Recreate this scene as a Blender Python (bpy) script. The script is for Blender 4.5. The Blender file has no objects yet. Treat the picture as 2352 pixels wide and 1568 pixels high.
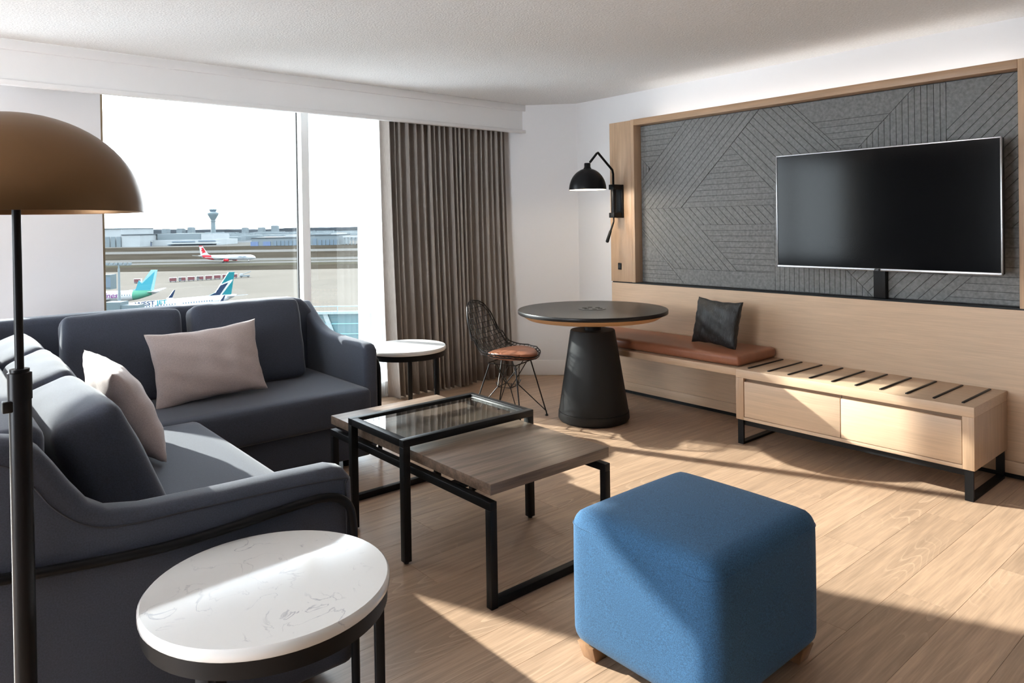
import bpy, bmesh, math, random
from mathutils import Vector, Matrix, Euler
random.seed(7)
scene = bpy.context.scene
col = scene.collection
PI = math.pi

# ------------------------------------------------------------------ camera
FPX, YAW, PIT, ROL, CY, HCAM = 1633.62, 0.7021468, -0.00808276, -0.01532288, 528.21, 1.36
fw = Vector((math.sin(YAW)*math.cos(PIT), math.cos(YAW)*math.cos(PIT), math.sin(PIT)))
rt = Vector((math.cos(YAW), -math.sin(YAW), 0))
up = rt.cross(fw)
rt, up = rt*math.cos(ROL)+up*math.sin(ROL), -rt*math.sin(ROL)+up*math.cos(ROL)
cd = bpy.data.cameras.new('camera')
cam = bpy.data.objects.new('camera', cd)
col.objects.link(cam)
cd.sensor_width = 36.0
cd.lens = FPX/2352*36
cd.shift_y = -(784-CY)/2352
cd.clip_end = 20000
cd.clip_start = 0.05
m = Matrix((rt, up, -fw)).transposed().to_4x4()
m.translation = (0, 0, HCAM)
cam.matrix_world = m
scene.camera = cam

# ------------------------------------------------------------------ world, sun, exposure
SKY, SUN = 11.0, 16.2
scene.view_settings.view_transform = 'Standard'
scene.view_settings.look = 'None'
scene.view_settings.exposure = 1.10
scene.view_settings.gamma = 1.0
scene.view_settings.use_curve_mapping = False
w = bpy.data.worlds.new('overcast_sky')
scene.world = w
w.use_nodes = True
nt = w.node_tree
nt.nodes.clear()
wo = nt.nodes.new('ShaderNodeOutputWorld')
bg = nt.nodes.new('ShaderNodeBackground')
tc = nt.nodes.new('ShaderNodeTexCoord')
mp = nt.nodes.new('ShaderNodeMapping')
mp.inputs['Scale'].default_value = (3, 3, 9)
nz = nt.nodes.new('ShaderNodeTexNoise')
nz.inputs['Scale'].default_value = 1.6
nz.inputs['Detail'].default_value = 5
rp = nt.nodes.new('ShaderNodeValToRGB')
rp.color_ramp.elements[0].position = 0.35
rp.color_ramp.elements[0].color = (0.80, 0.865, 0.97, 1)
rp.color_ramp.elements[1].position = 0.68
rp.color_ramp.elements[1].color = (0.92, 0.955, 1.0, 1)
nt.links.new(tc.outputs['Generated'], mp.inputs['Vector'])
nt.links.new(mp.outputs['Vector'], nz.inputs['Vector'])
nt.links.new(nz.outputs['Fac'], rp.inputs['Fac'])
nt.links.new(rp.outputs['Color'], bg.inputs['Color'])
bg.inputs['Strength'].default_value = SKY
nt.links.new(bg.outputs['Background'], wo.inputs['Surface'])
sd = bpy.data.lights.new('sun', 'SUN')
sd.energy = SUN
sd.angle = math.radians(0.8)
sd.color = (1.0, 0.96, 0.90)
so = bpy.data.objects.new('sun', sd)
col.objects.link(so)
so.rotation_euler = Vector((0.41, -1.0, -0.5)).to_track_quat('-Z', 'Y').to_euler()
so.location = (-3, 8, 5)

# ------------------------------------------------------------------ materials
def srgb(r, g, b):
    f = lambda c: (c/255/12.92) if c/255 <= 0.04045 else ((c/255+0.055)/1.055)**2.4
    return (f(r), f(g), f(b))

def mat(name, c, rough=0.5, metal=0.0, spec=0.5, var=0.0, vscale=(1, 1, 1), vs=5.0, detail=4.0,
        bump=0.0, bscale=100.0, bvec=(1, 1, 1), bdist=0.002, sheen=0.0, coat=0.0, rnd=0.0, coords='Object', c2=None, lo=0.35, hi=0.65):
    mt = bpy.data.materials.new(name)
    mt.use_nodes = True
    t = mt.node_tree
    b = t.nodes['Principled BSDF']
    b.inputs['Base Color'].default_value = (*c, 1)
    b.inputs['Roughness'].default_value = rough
    b.inputs['Metallic'].default_value = metal
    b.inputs['Specular IOR Level'].default_value = spec
    if sheen:
        b.inputs['Sheen Weight'].default_value = sheen
        b.inputs['Sheen Roughness'].default_value = 0.4
    if coat:
        b.inputs['Coat Weight'].default_value = coat
        b.inputs['Coat Roughness'].default_value = 0.08
    tcn = t.nodes.new('ShaderNodeTexCoord')
    vec = tcn.outputs[coords]
    if rnd:
        oi = t.nodes.new('ShaderNodeObjectInfo')
        ml = t.nodes.new('ShaderNodeVectorMath'); ml.operation = 'SCALE'
        ml.inputs[0].default_value = (37.0, 23.0, 11.0)
        t.links.new(oi.outputs['Random'], ml.inputs['Scale'])
        ad = t.nodes.new('ShaderNodeVectorMath'); ad.operation = 'ADD'
        t.links.new(vec, ad.inputs[0]); t.links.new(ml.outputs[0], ad.inputs[1])
        vec = ad.outputs[0]
    colout = None
    if var or c2:
        mpn = t.nodes.new('ShaderNodeMapping')
        mpn.inputs['Scale'].default_value = vscale
        t.links.new(vec, mpn.inputs['Vector'])
        n = t.nodes.new('ShaderNodeTexNoise')
        n.inputs['Scale'].default_value = vs
        n.inputs['Detail'].default_value = detail
        n.inputs['Roughness'].default_value = 0.6
        t.links.new(mpn.outputs['Vector'], n.inputs['Vector'])
        r = t.nodes.new('ShaderNodeValToRGB')
        r.color_ramp.elements[0].position = lo
        r.color_ramp.elements[1].position = hi
        a = c if c2 else tuple(x*(1-var) for x in c)
        d = c2 if c2 else tuple(min(1, x*(1+var)) for x in c)
        r.color_ramp.elements[0].color = (*a, 1)
        r.color_ramp.elements[1].color = (*d, 1)
        t.links.new(n.outputs['Fac'], r.inputs['Fac'])
        colout = r.outputs['Color']
        if rnd:
            hs = t.nodes.new('ShaderNodeHueSaturation')
            mr = t.nodes.new('ShaderNodeMapRange')
            mr.inputs['To Min'].default_value = 1-rnd
            mr.inputs['To Max'].default_value = 1+rnd
            t.links.new(oi.outputs['Random'], mr.inputs['Value'])
            t.links.new(mr.outputs['Result'], hs.inputs['Value'])
            t.links.new(colout, hs.inputs['Color'])
            colout = hs.outputs['Color']
        t.links.new(colout, b.inputs['Base Color'])
    if bump:
        mp2 = t.nodes.new('ShaderNodeMapping')
        mp2.inputs['Scale'].default_value = bvec
        t.links.new(vec, mp2.inputs['Vector'])
        n2 = t.nodes.new('ShaderNodeTexNoise')
        n2.inputs['Scale'].default_value = bscale
        n2.inputs['Detail'].default_value = 3
        t.links.new(mp2.outputs['Vector'], n2.inputs['Vector'])
        bp = t.nodes.new('ShaderNodeBump')
        bp.inputs['Strength'].default_value = bump
        bp.inputs['Distance'].default_value = bdist
        t.links.new(n2.outputs['Fac'], bp.inputs['Height'])
        t.links.new(bp.outputs['Normal'], b.inputs['Normal'])
    return mt

def wood(name, c, axis, rough=0.45, var=0.16, fine=0.10, rnd=0.0, s=1.0, rings=0.0):
    """veneer with grain running along axis (0,1,2)"""
    mt = mat(name, c, rough, var=var, vscale=tuple(1.2*s if i == axis else 16*s for i in range(3)), vs=2.2, detail=6, rnd=rnd,
             bump=0.06, bscale=30, bvec=tuple(1.0 if i == axis else 22 for i in range(3)))
    t = mt.node_tree
    b = t.nodes['Principled BSDF']
    lk = b.inputs['Base Color'].links[0]
    src = lk.from_socket
    mpn = t.nodes.new('ShaderNodeMapping')
    mpn.inputs['Scale'].default_value = tuple(5*s if i == axis else 160*s for i in range(3))
    vec = [l for l in t.links if l.to_node.bl_idname == 'ShaderNodeMapping'][0].from_socket
    t.links.new(vec, mpn.inputs['Vector'])
    n = t.nodes.new('ShaderNodeTexNoise'); n.inputs['Scale'].default_value = 1.0; n.inputs['Detail'].default_value = 3
    t.links.new(mpn.outputs['Vector'], n.inputs['Vector'])
    mr = t.nodes.new('ShaderNodeMapRange')
    mr.inputs['From Min'].default_value = 0.3; mr.inputs['From Max'].default_value = 0.7
    mr.inputs['To Min'].default_value = 1-fine; mr.inputs['To Max'].default_value = 1+fine
    t.links.new(n.outputs['Fac'], mr.inputs['Value'])
    hs = t.nodes.new('ShaderNodeHueSaturation')
    t.links.new(mr.outputs['Result'], hs.inputs['Value'])
    t.links.new(src, hs.inputs['Color'])
    out = hs.outputs['Color']
    if rings:
        m3 = t.nodes.new('ShaderNodeMapping')
        m3.inputs['Scale'].default_value = tuple(0.55 if i == axis else 3.4 for i in range(3))
        t.links.new(vec, m3.inputs['Vector'])
        n3 = t.nodes.new('ShaderNodeTexNoise'); n3.inputs['Scale'].default_value = 1.35; n3.inputs['Detail'].default_value = 1.5
        t.links.new(m3.outputs['Vector'], n3.inputs['Vector'])
        mu = t.nodes.new('ShaderNodeMath'); mu.operation = 'MULTIPLY'; mu.inputs[1].default_value = 26
        t.links.new(n3.outputs['Fac'], mu.inputs[0])
        fr = t.nodes.new('ShaderNodeMath'); fr.operation = 'FRACT'
        t.links.new(mu.outputs[0], fr.inputs[0])
        r3 = t.nodes.new('ShaderNodeValToRGB')
        e = r3.color_ramp.elements
        e[0].position = 0.0; e[0].color = (1, 1, 1, 1)
        e[1].position = 0.22; e[1].color = (0, 0, 0, 1)
        t.links.new(fr.outputs[0], r3.inputs['Fac'])
        # break the pale growth rings up
        n4 = t.nodes.new('ShaderNodeTexNoise'); n4.inputs['Scale'].default_value = 1.1; n4.inputs['Detail'].default_value = 1
        m4 = t.nodes.new('ShaderNodeMapping'); m4.inputs['Scale'].default_value = tuple(1.2 if i == axis else 4.5 for i in range(3))
        t.links.new(vec, m4.inputs['Vector']); t.links.new(m4.outputs['Vector'], n4.inputs['Vector'])
        r4 = t.nodes.new('ShaderNodeMapRange'); r4.inputs['From Min'].default_value = 0.5; r4.inputs['From Max'].default_value = 0.72
        r4.inputs['To Max'].default_value = rings
        t.links.new(n4.outputs['Fac'], r4.inputs['Value'])
        mm = t.nodes.new('ShaderNodeMath'); mm.operation = 'MULTIPLY'
        t.links.new(r3.outputs['Color'], mm.inputs[0]); t.links.new(r4.outputs['Result'], mm.inputs[1])
        mx = t.nodes.new('ShaderNodeMix'); mx.data_type = 'RGBA'
        t.links.new(mm.outputs[0], mx.inputs['Factor'])
        t.links.new(out, mx.inputs['A'])
        mx.inputs['B'].default_value = (min(1, c[0]*1.7), min(1, c[1]*1.8), min(1, c[2]*1.9), 1)
        out = mx.outputs['Result']
    t.links.new(out, b.inputs['Base Color'])
    return mt

def emis(name, c, s):
    mt = bpy.data.materials.new(name); mt.use_nodes = True
    t = mt.node_tree; b = t.nodes['Principled BSDF']
    b.inputs['Base Color'].default_value = (*c, 1)
    b.inputs['Emission Color'].default_value = (*c, 1)
    b.inputs['Emission Strength'].default_value = s
    return mt

def pane_mat(name, tint, refl_rough=0.0, boost=1.0):
    mt = bpy.data.materials.new(name); mt.use_nodes = True
    t = mt.node_tree; t.nodes.clear()
    o = t.nodes.new('ShaderNodeOutputMaterial')
    tr = t.nodes.new('ShaderNodeBsdfTransparent'); tr.inputs['Color'].default_value = (*tint, 1)
    gl = t.nodes.new('ShaderNodeBsdfGlossy'); gl.inputs['Roughness'].default_value = refl_rough
    # Schlick reflectance, the same from both sides of the sheet
    fr = t.nodes.new('ShaderNodeLayerWeight'); fr.inputs['Blend'].default_value = 0.5
    pw = t.nodes.new('ShaderNodeMath'); pw.operation = 'POWER'; pw.inputs[1].default_value = 5.0
    sc = t.nodes.new('ShaderNodeMath'); sc.operation = 'MULTIPLY_ADD'; sc.inputs[1].default_value = 0.96; sc.inputs[2].default_value = 0.04
    mu = t.nodes.new('ShaderNodeMath'); mu.operation = 'MULTIPLY'; mu.inputs[1].default_value = boost; mu.use_clamp = True
    mx = t.nodes.new('ShaderNodeMixShader')
    t.links.new(fr.outputs['Facing'], pw.inputs[0]); t.links.new(pw.outputs[0], sc.inputs[0]); t.links.new(sc.outputs[0], mu.inputs[0]); t.links.new(mu.outputs[0], mx.inputs[0])
    t.links.new(tr.outputs[0], mx.inputs[1]); t.links.new(gl.outputs[0], mx.inputs[2])
    t.links.new(mx.outputs[0], o.inputs['Surface'])
    return mt

def sheer_mat():
    mt = bpy.data.materials.new('sheer_voile'); mt.use_nodes = True
    t = mt.node_tree; t.nodes.clear()
    o = t.nodes.new('ShaderNodeOutputMaterial')
    tr = t.nodes.new('ShaderNodeBsdfTransparent'); tr.inputs['Color'].default_value = (1, 1, 1, 1)
    tl = t.nodes.new('ShaderNodeBsdfTranslucent'); tl.inputs['Color'].default_value = (0.48, 0.48, 0.48, 1)
    df = t.nodes.new('ShaderNodeBsdfDiffuse'); df.inputs['Color'].default_value = (0.85, 0.85, 0.85, 1)
    m1 = t.nodes.new('ShaderNodeMixShader'); m1.inputs[0].default_value = 0.5
    m2 = t.nodes.new('ShaderNodeMixShader'); m2.inputs[0].default_value = 0.72
    t.links.new(tl.outputs[0], m1.inputs[1]); t.links.new(df.outputs[0], m1.inputs[2])
    t.links.new(tr.outputs[0], m2.inputs[1]); t.links.new(m1.outputs[0], m2.inputs[2])
    t.links.new(m2.outputs[0], o.inputs['Surface'])
    return mt

def marble_mat():
    mt = mat('white_marble', (0.74, 0.735, 0.72), 0.12, spec=0.6)
    t = mt.node_tree; b = t.nodes['Principled BSDF']
    tcn = t.nodes.new('ShaderNodeTexCoord')
    n = t.nodes.new('ShaderNodeTexNoise'); n.inputs['Scale'].default_value = 9; n.inputs['Detail'].default_value = 6
    n.inputs['Distortion'].default_value = 1.2
    t.links.new(tcn.outputs['Object'], n.inputs['Vector'])
    r = t.nodes.new('ShaderNodeValToRGB')
    e = r.color_ramp.elements
    e[0].position = 0.485; e[0].color = (0, 0, 0, 1)
    e[1].position = 0.515; e[1].color = (0, 0, 0, 1)
    mid = e.new(0.5); mid.color = (1, 1, 1, 1)
    t.links.new(n.outputs['Fac'], r.inputs['Fac'])
    n2 = t.nodes.new('ShaderNodeTexNoise'); n2.inputs['Scale'].default_value = 6; n2.inputs['Detail'].default_value = 3
    t.links.new(tcn.outputs['Object'], n2.inputs['Vector'])
    mr = t.nodes.new('ShaderNodeMapRange'); mr.inputs['From Min'].default_value = 0.52; mr.inputs['From Max'].default_value = 0.66
    mr.inputs['To Max'].default_value = 0.75
    t.links.new(n2.outputs['Fac'], mr.inputs['Value'])
    mm = t.nodes.new('ShaderNodeMath'); mm.operation = 'MULTIPLY'
    t.links.new(r.outputs['Color'], mm.inputs[0]); t.links.new(mr.outputs['Result'], mm.inputs[1])
    mx = t.nodes.new('ShaderNodeMix'); mx.data_type = 'RGBA'
    t.links.new(mm.outputs[0], mx.inputs['Factor'])
    mx.inputs['A'].default_value = (0.76, 0.75, 0.73, 1); mx.inputs['B'].default_value = (0.32, 0.32, 0.37, 1)
    t.links.new(mx.outputs['Result'], b.inputs['Base Color'])
    return mt

WALLC = (0.75, 0.735, 0.735)
m_wall = mat('wall_paint', WALLC, 0.6, bump=0.03, bscale=250)
m_ceil = mat('stippled_ceiling', (0.77, 0.765, 0.76), 0.9, bump=0.55, bscale=95, bdist=0.006, var=0.05, vs=70)
m_trim = mat('white_trim', (0.82, 0.81, 0.805), 0.35)
m_winframe = mat('white_window_frame', (0.80, 0.80, 0.79), 0.35)
m_bronze = mat('bronze_trim', (0.30, 0.22, 0.13), 0.4, 0.6)
m_gasket = mat('black_gasket', (0.02, 0.02, 0.02), 0.6)
m_plank = wood('oak_vinyl_plank', (0.405, 0.270, 0.180), 0, 0.36, var=0.15, fine=0.12, rnd=0.08, rings=0.6)
m_subfl = mat('subfloor', (0.10, 0.06, 0.035), 0.8)
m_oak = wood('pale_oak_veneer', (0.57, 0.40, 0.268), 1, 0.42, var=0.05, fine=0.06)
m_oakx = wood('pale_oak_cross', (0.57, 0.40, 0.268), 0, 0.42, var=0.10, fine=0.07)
m_oakz = wood('shaded_oak_upright', (0.47, 0.31, 0.195), 2, 0.42, var=0.10, fine=0.07)  # same veneer as the pale oak, its weaker light put into the colour
m_frame = wood('shaded_oak_frame', (0.40, 0.245, 0.14), 1, 0.42, var=0.12, fine=0.06)  # same oak again, darkened in colour for the dimmer light on the frame
m_walnut = wood('grey_walnut', (0.185, 0.130, 0.094), 0, 0.38, var=0.30, fine=0.16)
m_felt = mat('grey_felt', (0.1886, 0.1886, 0.1840), 0.95, var=0.22, vs=55, detail=6, bump=0.15, bscale=220, sheen=0.1)
m_feltback = mat('felt_backing', (0.065, 0.065, 0.063), 0.95)
m_black = mat('black_powder_coat', (0.008, 0.008, 0.0085), 0.45, spec=0.2)
m_blackgl = mat('black_gloss_metal', (0.007, 0.007, 0.008), 0.32, spec=0.16)
m_wire = mat('dark_wire', (0.02, 0.018, 0.018), 0.3, 0.7)
m_pedestal = mat('charcoal_pedestal', (0.015, 0.015, 0.015), 0.55, spec=0.3)
m_tabletop = mat('black_laminate', (0.013, 0.0115, 0.0115), 0.34, spec=0.3)
m_leather = mat('cognac_leather', (0.30, 0.115, 0.06), 0.38, var=0.06, vs=20, bump=0.08, bscale=300)
m_slate = mat('slate_fabric', (0.047, 0.055, 0.079), 0.9, var=0.16, vs=260, detail=3, bump=0.18, bscale=700, sheen=0.25)
m_slate2 = mat('slate_seam', (0.03, 0.031, 0.038), 0.9)
m_taupe = mat('taupe_linen', (0.46, 0.385, 0.365), 0.92, var=0.10, vs=240, detail=3, bump=0.2, bscale=600, sheen=0.2)
m_blue = mat('blue_melange_wool', (0.027, 0.093, 0.188), 0.92, var=0.34, vs=330, detail=3, bump=0.25, bscale=600, sheen=0.08)
m_blackfab = mat('black_crinkle_fabric', (0.012, 0.012, 0.012), 0.5, c2=(0.07, 0.07, 0.075), vscale=(18, 1.5, 18), vs=9, detail=5, lo=0.5, hi=0.78,
                 bump=0.5, bscale=40, bvec=(6, 1, 6), bdist=0.004)
m_drape = mat('taupe_drape', (0.315, 0.278, 0.252), 0.92, var=0.14, vscale=(60, 60, 3), vs=6, detail=4, bump=0.15, bscale=500, sheen=0.2)
m_sheer = sheer_mat()
m_marble = marble_mat()
m_brass = mat('antique_brass', (0.165, 0.094, 0.045), 0.40, 0.8, var=0.06, vs=3)
m_polewhite = mat('lamp_inside', (0.85, 0.83, 0.78), 0.5)
m_screen = mat('tv_glass', (0.002, 0.002, 0.0025), 0.12, spec=0.22)
m_silver = mat('brushed_silver', (0.45, 0.45, 0.46), 0.3, 0.9)
m_pane = pane_mat('tinted_window_glass', (0.645, 0.67, 0.67))
m_clear = pane_mat('clear_window_glass', (0.98, 0.985, 0.98))
m_tglass = pane_mat('table_glass', (0.93, 0.95, 0.94), boost=1.6)
m_foot = wood('foot_wood', (0.30, 0.165, 0.085), 2, 0.4)
m_edge = mat('bevelled_ply_edge', (0.58, 0.34, 0.16), 0.4)
m_bulb = emis('warm_bulb', (1.0, 0.86, 0.66), 10)
m_led = emis('warm_led', (1.0, 0.95, 0.88), 1.5)
# outdoors
m_apron = mat('concrete_apron', (0.0725, 0.0653, 0.0567), 0.9, spec=0, var=0.06, vs=0.03, detail=5)
m_asph = mat('runway_asphalt', (0.0546, 0.0534, 0.0508), 0.9, spec=0, var=0.05, vs=0.02)
m_grass = mat('winter_grass', (0.0201, 0.0172, 0.0134), 1.0, spec=0, var=0.22, vscale=(1, 1, 1), vs=0.02, detail=6)
m_olive = mat('olive_grass', (0.0255, 0.0236, 0.0174), 1.0, spec=0, var=0.15, vs=0.03)
m_land = mat('distant_land', (0.0185, 0.0207, 0.0235), 1.0, spec=0, c2=(0.075, 0.08, 0.085), vscale=(1, 1, 1), vs=0.012, detail=8)
m_trees = mat('distant_trees', (0.0319, 0.0370, 0.0419), 1.0, spec=0, var=0.2, vs=0.01)
m_bwhite = mat('pale_cladding', (0.1510, 0.1623, 0.1678), 0.8, spec=0.1, var=0.05, vs=0.05)
m_bgrey = mat('grey_cladding', (0.0763, 0.0910, 0.0986), 0.8, spec=0.1)
m_bdark = mat('dark_glazing', (0.06, 0.08, 0.10), 0.3, spec=0.08)
m_bblue = mat('blue_door', (0.0560, 0.0783, 0.1343), 0.6, spec=0.08)
m_roof = mat('flat_roof', (0.0391, 0.0447, 0.0492), 0.9, spec=0)
m_acw = mat('aircraft_white', (0.1846, 0.1930, 0.1986), 0.3)
m_teal = mat('tail_teal', (0.0023, 0.0643, 0.0755), 0.35, spec=0.08)
m_navy = mat('tail_navy', (0.0036, 0.0105, 0.0270), 0.35, spec=0.08)
m_lteal = mat('tail_turquoise', (0.0202, 0.1158, 0.1461), 0.4, spec=0.08)
m_pteal = mat('tail_pale_turquoise', (0.1007, 0.1813, 0.1913), 0.4, spec=0.08)
m_green = mat('fuselage_green', (0.0280, 0.1063, 0.0699), 0.4, spec=0.08)
m_red = mat('airline_red', (0.2041, 0.0098, 0.0151), 0.4, spec=0.08)
m_purple = mat('lettering_purple', (0.0720, 0.0135, 0.0630), 0.5, spec=0.08)
m_cartred = mat('cart_curtain', (0.055, 0.010, 0.012), 0.8)
m_bridge = mat('bridge_grey', (0.0503, 0.0654, 0.0705), 0.5, spec=0.08)
m_canopy = mat('teal_glazing', (0.0270, 0.0576, 0.0648), 0.4, spec=0.2)
m_canopyw = mat('canopy_rail', (0.0765, 0.1035, 0.1080), 0.5)
m_conc = mat('tower_concrete', (0.0554, 0.0730, 0.0806), 0.8)
m_rubber = mat('tyre_rubber', (0.02, 0.02, 0.02), 0.8)

# ------------------------------------------------------------------ mesh helpers
def link(name, me, mt, parent=None, smooth=False):
    o = bpy.data.objects.new(name, me)
    col.objects.link(o)
    if mt is not None:
        me.materials.append(mt)
    if smooth:
        for p in me.polygons: p.use_smooth = True
    if parent is not None:
        o.parent = parent
    return o

def tag(o, label=None, cat=None, group=None, kind=None):
    if label: o['label'] = label
    if cat: o['category'] = cat
    if group: o['group'] = group
    if kind: o['kind'] = kind
    return o

def empty(name, loc=(0, 0, 0), rz=0.0, label=None, cat=None, group=None, kind=None):
    o = bpy.data.objects.new(name, None)
    o.empty_display_size = 0.05
    col.objects.link(o)
    o.location = loc
    o.rotation_euler = (0, 0, rz)
    return tag(o, label, cat, group, kind)

def copy_tree(o, parent=None):
    c = o.copy()
    col.objects.link(c)
    if parent is not None:
        c.parent = parent
    for ch in list(o.children):
        copy_tree(ch, c)
    return c

class MB:
    def __init__(s):
        s.v = []; s.f = []
    def add(s, v, f):
        n = len(s.v)
        s.v += [tuple(p) for p in v]
        s.f += [tuple(i+n for i in q) for q in f]
        return s
    def box(s, x0, x1, y0, y1, z0, z1):
        return s.add([(x0, y0, z0), (x1, y0, z0), (x1, y1, z0), (x0, y1, z0), (x0, y0, z1), (x1, y0, z1), (x1, y1, z1), (x0, y1, z1)],
                     [(0, 3, 2, 1), (4, 5, 6, 7), (0, 1, 5, 4), (1, 2, 6, 5), (2, 3, 7, 6), (3, 0, 4, 7)])
    def beam(s, a, b, w, h=None, upv=(0, 0, 1)):
        """square bar from a to b"""
        h = h or w
        a = Vector(a); b = Vector(b); d = (b-a).normalized()
        u = Vector(upv)
        if abs(d.dot(u)) > 0.98: u = Vector((0, 1, 0))
        x = d.cross(u).normalized(); y = x.cross(d)
        pts = []
        for p in (a, b):
            for sx, sy in ((-1, -1), (1, -1), (1, 1), (-1, 1)):
                pts.append(p+x*sx*w/2+y*sy*h/2)
        return s.add(pts, [(0, 1, 2, 3), (7, 6, 5, 4), (0, 4, 5, 1), (1, 5, 6, 2), (2, 6, 7, 3), (3, 7, 4, 0)])
    def prism(s, poly, axis, a0, a1):
        """polygon extruded along axis; poly coords are the two other axes in order"""
        n = len(poly)
        def P(p, a):
            q = list(p); q.insert(axis, a); return tuple(q)
        v = [P(p, a0) for p in poly]+[P(p, a1) for p in poly]
        f = [tuple(range(n))[::-1], tuple(range(n, 2*n))]+[(i, (i+1) % n, (i+1) % n+n, i+n) for i in range(n)]
        return s.add(v, f)
    def lathe(s, prof, c=(0, 0, 0), n=32, axis=2, cap=True):
        v = []; f = []
        k = len(prof)
        for i in range(n):
            t = 2*PI*i/n
            for r, h in prof:
                p = [r*math.cos(t), r*math.sin(t), h]
                if axis == 0: p = [h, r*math.cos(t), r*math.sin(t)]
                if axis == 1: p = [r*math.cos(t), h, r*math.sin(t)]
                v.append((p[0]+c[0], p[1]+c[1], p[2]+c[2]))
        for i in range(n):
            j = (i+1) % n
            for q in range(k-1):
                f.append((i*k+q, j*k+q, j*k+q+1, i*k+q+1))
        if cap:
            if prof[0][0] > 1e-6: f.append(tuple(i*k for i in range(n))[::-1])
            if prof[-1][0] > 1e-6: f.append(tuple(i*k+k-1 for i in range(n)))
        return s.add(v, f)
    def tube(s, pts, r, n=8, closed=False):
        pts = [Vector(p) for p in pts]
        k = len(pts)
        prev = None
        v = []; f = []
        for i, p in enumerate(pts):
            if closed:
                d = (pts[(i+1) % k]-pts[i-1]).normalized()
            else:
                d = (pts[min(i+1, k-1)]-pts[max(i-1, 0)]).normalized()
            if prev is None:
                u = Vector((0, 0, 1)) if abs(d.z) < 0.9 else Vector((1, 0, 0))
                x = d.cross(u).normalized()
            else:
                x = (prev-d*prev.dot(d)).normalized()
            prev = x
            y = d.cross(x)
            rr = r[i] if isinstance(r, (list, tuple)) else r
            for j in range(n):
                t = 2*PI*j/n
                v.append(p+x*math.cos(t)*rr+y*math.sin(t)*rr)
        for i in range(k if closed else k-1):
            a = i*n; b = ((i+1) % k)*n
            for j in range(n):
                f.append((a+j, a+(j+1) % n, b+(j+1) % n, b+j))
        if not closed:
            f.append(tuple(range(n))[::-1]); f.append(tuple(range((k-1)*n, k*n)))
        return s.add(v, f)
    def mesh(s, name):
        me = bpy.data.meshes.new(name)
        me.from_pydata(s.v, [], s.f)
        bm = bmesh.new(); bm.from_mesh(me)
        bmesh.ops.recalc_face_normals(bm, faces=bm.faces)
        bm.to_mesh(me); bm.free()
        me.update()
        return me
    def build(s, name, mt, parent=None, smooth=False, bevel=0.0, seg=2, angle=40):
        o = link(name, s.mesh(name), mt, parent, smooth)
        if bevel:
            b = o.modifiers.new('bevel', 'BEVEL')
            b.width = bevel; b.segments = seg; b.limit_method = 'ANGLE'; b.angle_limit = math.radians(angle)
            b.harden_normals = False
            for p in o.data.polygons: p.use_smooth = True
            es = o.modifiers.new('split', 'EDGE_SPLIT'); es.split_angle = math.radians(50)
        elif smooth:
            es = o.modifiers.new('split', 'EDGE_SPLIT'); es.split_angle = math.radians(45)
        return o

def box(name, mt, parent, x0, x1, y0, y1, z0, z1, bevel=0.0, seg=2):
    return MB().box(x0, x1, y0, y1, z0, z1).build(name, mt, parent, bevel=bevel, seg=seg)

def smooth_path(pts, n=6, closed=False):
    """Catmull-Rom through points"""
    P = [Vector(p) for p in pts]; k = len(P); out = []
    rng = range(k) if closed else range(k-1)
    for i in rng:
        if closed: a, b, c, d = P[i-1], P[i], P[(i+1) % k], P[(i+2) % k]
        else: a, b, c, d = P[max(i-1, 0)], P[i], P[i+1], P[min(i+2, k-1)]
        for j in range(n):
            t = j/n
            out.append(0.5*((2*b)+(c-a)*t+(2*a-5*b+4*c-d)*t*t+(3*b-a-3*c+d)*t**3))
    if not closed: out.append(P[-1])
    return out

def rbox_mesh(name, sx, sy, sz, r, puff=(0, 0, 0), cuts=13, noise=0.0, seed=0):
    """rounded, puffed box centred at the origin"""
    bm = bmesh.new()
    bmesh.ops.create_cube(bm, size=2.0)
    bmesh.ops.subdivide_edges(bm, edges=bm.edges[:], cuts=cuts, use_grid_fill=True)
    hf = Vector((sx/2, sy/2, sz/2))
    rnd_ = random.Random(seed)
    ph = [rnd_.uniform(0, 6.3) for _ in range(6)]
    for v in bm.verts:
        p = [math.sin(c*PI/2) if abs(c) < 1 else c for c in v.co]
        q = Vector((p[0]*hf.x, p[1]*hf.y, p[2]*hf.z))
        inn = Vector((max(-hf[i]+r, min(hf[i]-r, q[i])) for i in range(3)))
        d = q-inn
        if d.length > 1e-9: q = inn+d.normalized()*r
        u = [max(-1, min(1, q[i]/hf[i])) for i in range(3)]
        for i in range(3):
            j, k = (i+1) % 3, (i+2) % 3
            wgt = (1-u[j]**2)*(1-u[k]**2)
            q[i] += puff[i]*u[i]*max(0, wgt)
        if noise:
            nn = noise*(math.sin(q.x*31+ph[0])*math.sin(q.y*27+ph[1])+math.sin(q.z*35+ph[2])*math.sin(q.x*17+q.y*21+ph[3]))
            q += q.normalized()*nn
        v.co = q
    me = bpy.data.meshes.new(name)
    bm.to_mesh(me); bm.free()
    for p in me.polygons: p.use_smooth = True
    return me

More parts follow.
